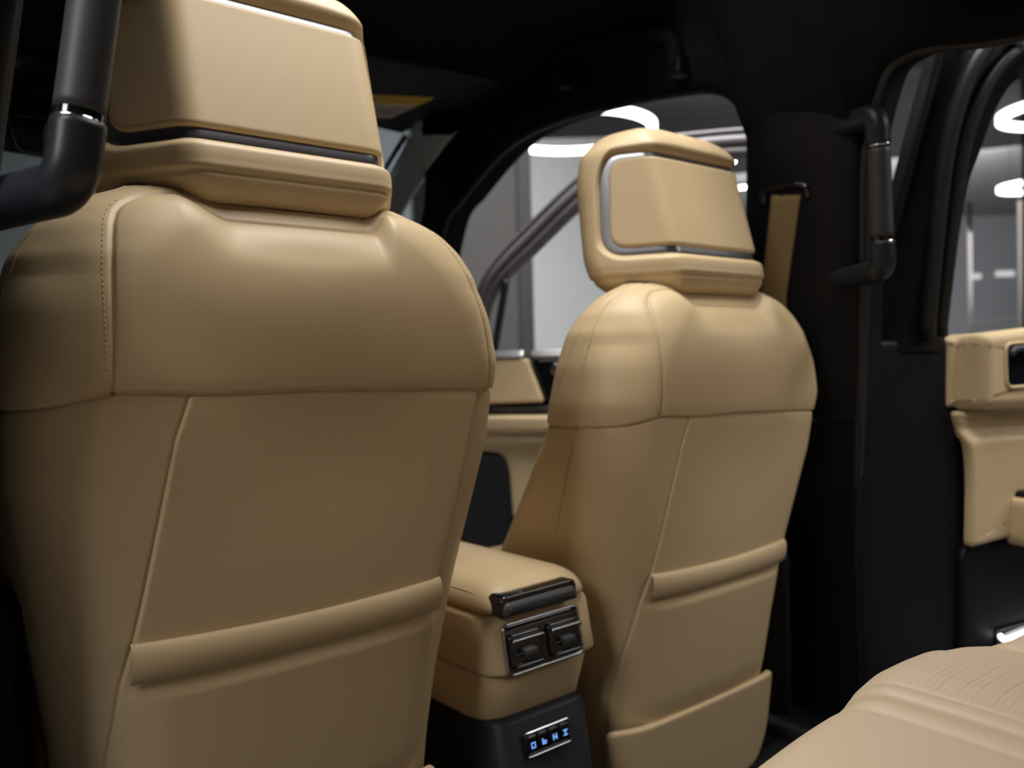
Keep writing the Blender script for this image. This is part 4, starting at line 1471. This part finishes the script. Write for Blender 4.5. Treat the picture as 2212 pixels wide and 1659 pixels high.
# ------------------------------------------------------------------ showroom things
def ring_lamp(a, b, z, r, w, label, group='ring lamps in the showroom'):
    c = room(a, b, z)
    root = empty('ring_lamp', tuple(c), label, 'ceiling lamp', group)
    n = 96
    an = np.linspace(0, 2*math.pi, n, endpoint=False)
    sec = [(-w/2, 0.0), (w/2, 0.0), (w/2, 0.05), (-w/2, 0.05)]
    Pg = np.zeros((n, 5, 3))
    for j, (dr, dz) in enumerate(sec+[sec[0]]):
        Pg[:, j] = np.stack([c[0]+(r+dr)*np.cos(an), c[1]+(r+dr)*np.sin(an), np.full(n, c[2]+dz)], 1)
    grid('light_band', Pg, M['ring'], root, cu=True)
    for k in range(3):
        t = k/3*2*math.pi+0.6
        p = c+np.array((r*math.cos(t), r*math.sin(t), 0.05))
        tube('cable', np.array([p, (p[0], p[1], 3.95)]), 0.002, M['black'], root, 6)
    return root


ring_lamp(0.51, 6.52, 3.0, 0.595, 0.055, 'large glowing ring lamp hanging beyond the open front door')
ring_lamp(4.10, 6.29, 3.0, 0.43, 0.055, 'glowing ring lamp seen through the rear door window')
ring_lamp(5.62, 9.15, 3.0, 0.34, 0.05, 'small far ring lamp low in the rear door window')

for a, b, lab in ((2.98, 11.49, 'bright ceiling spot lamp just right of the far headrest top'), (3.62, 13.26, 'ceiling spot lamp at the right edge of the far headrest'),
                  (5.57, 13.08, 'upper spot lamp left of the black upright handle'), (6.17, 14.49, 'lower spot lamp left of the black upright handle'),
                  (6.03, 13.24, 'upper spot lamp right of the black upright handle'), (6.32, 13.92, 'lower spot lamp right of the black upright handle')):
    c = room(a, b, 3.90)
    root = empty('spot_lamp', tuple(c), lab, 'spot lamp', 'spot lamps on the far ceiling')
    tube('lamp_can', np.array([c+np.array((0, 0, 0.06)), c]), 0.075, M['black'], root, 20)
    tube('lamp_lens', np.array([c+np.array((0, 0, 0.0)), c-np.array((0, 0, 0.015))]), 0.068, M['spot'], root, 20)

c = room(3.66, 7.71, 3.93)
tag(tube('ceiling_speaker', np.array([c, c-np.array((0, 0, 0.05))]), 0.17, M['black'], None, 28), 'black round speaker on the pale ceiling above the rear door', 'speaker')

st = lambda o, lab=None: struct(o, lab)
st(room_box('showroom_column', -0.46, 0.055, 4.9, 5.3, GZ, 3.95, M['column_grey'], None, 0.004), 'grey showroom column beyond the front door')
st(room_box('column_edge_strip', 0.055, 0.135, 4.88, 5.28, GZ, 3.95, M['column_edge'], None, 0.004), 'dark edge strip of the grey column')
st(room_box('partition_wall', -0.5, 2.15, 9.0, 9.2, GZ, 3.62, M['room_white'], None, 0.01), 'white partition wall beyond the front door')
st(room_box('partition_wall', -9.0, -0.9, 8.0, 8.2, GZ, 3.62, M['wall_blue'], None, 0.01), 'grey partition wall beyond the windshield')
for k, (b0, b1) in enumerate(((-2, 2.75), (2.8, 5.55), (5.6, 8.35), (8.40, 9.3))):
    st(room_box('ceiling_board', -12, 15.8, b0, b1, 3.90, 3.945, M['room_ceil'], None, 0.004), None)
for k, a in enumerate((5.9, 6.55, 8.4)):
    st(room_box('mullion', a, a+0.03, 11.0, 11.06, GZ, 3.2, M['mullion'], None, 0.004), None)
st(room_box('showroom_column', 4.90, 5.20, 7.9, 8.2, GZ, 3.95, M['black'], None, 0.004), 'black showroom column seen in the rear door window')
for a, z, w, lab in ((9.24, 2.76, 0.08, 'small glowing panel imitating a reflection, low on the far side, seen just above the open rear door panel'),
                     (9.80, 2.80, 0.18, 'faint glowing bar imitating a reflection, low on the far side, right of the small glint')):
    c = room(a, 16.98, z)  # glowing panels added to imitate faint reflections
    root = empty('reflection_glint', tuple(c), lab, 'reflection')
    room_box('glint_face', a-w, a+w, 16.96, 17.0, z-0.05, z+0.05, M['glint_glow'], root, 0.003)
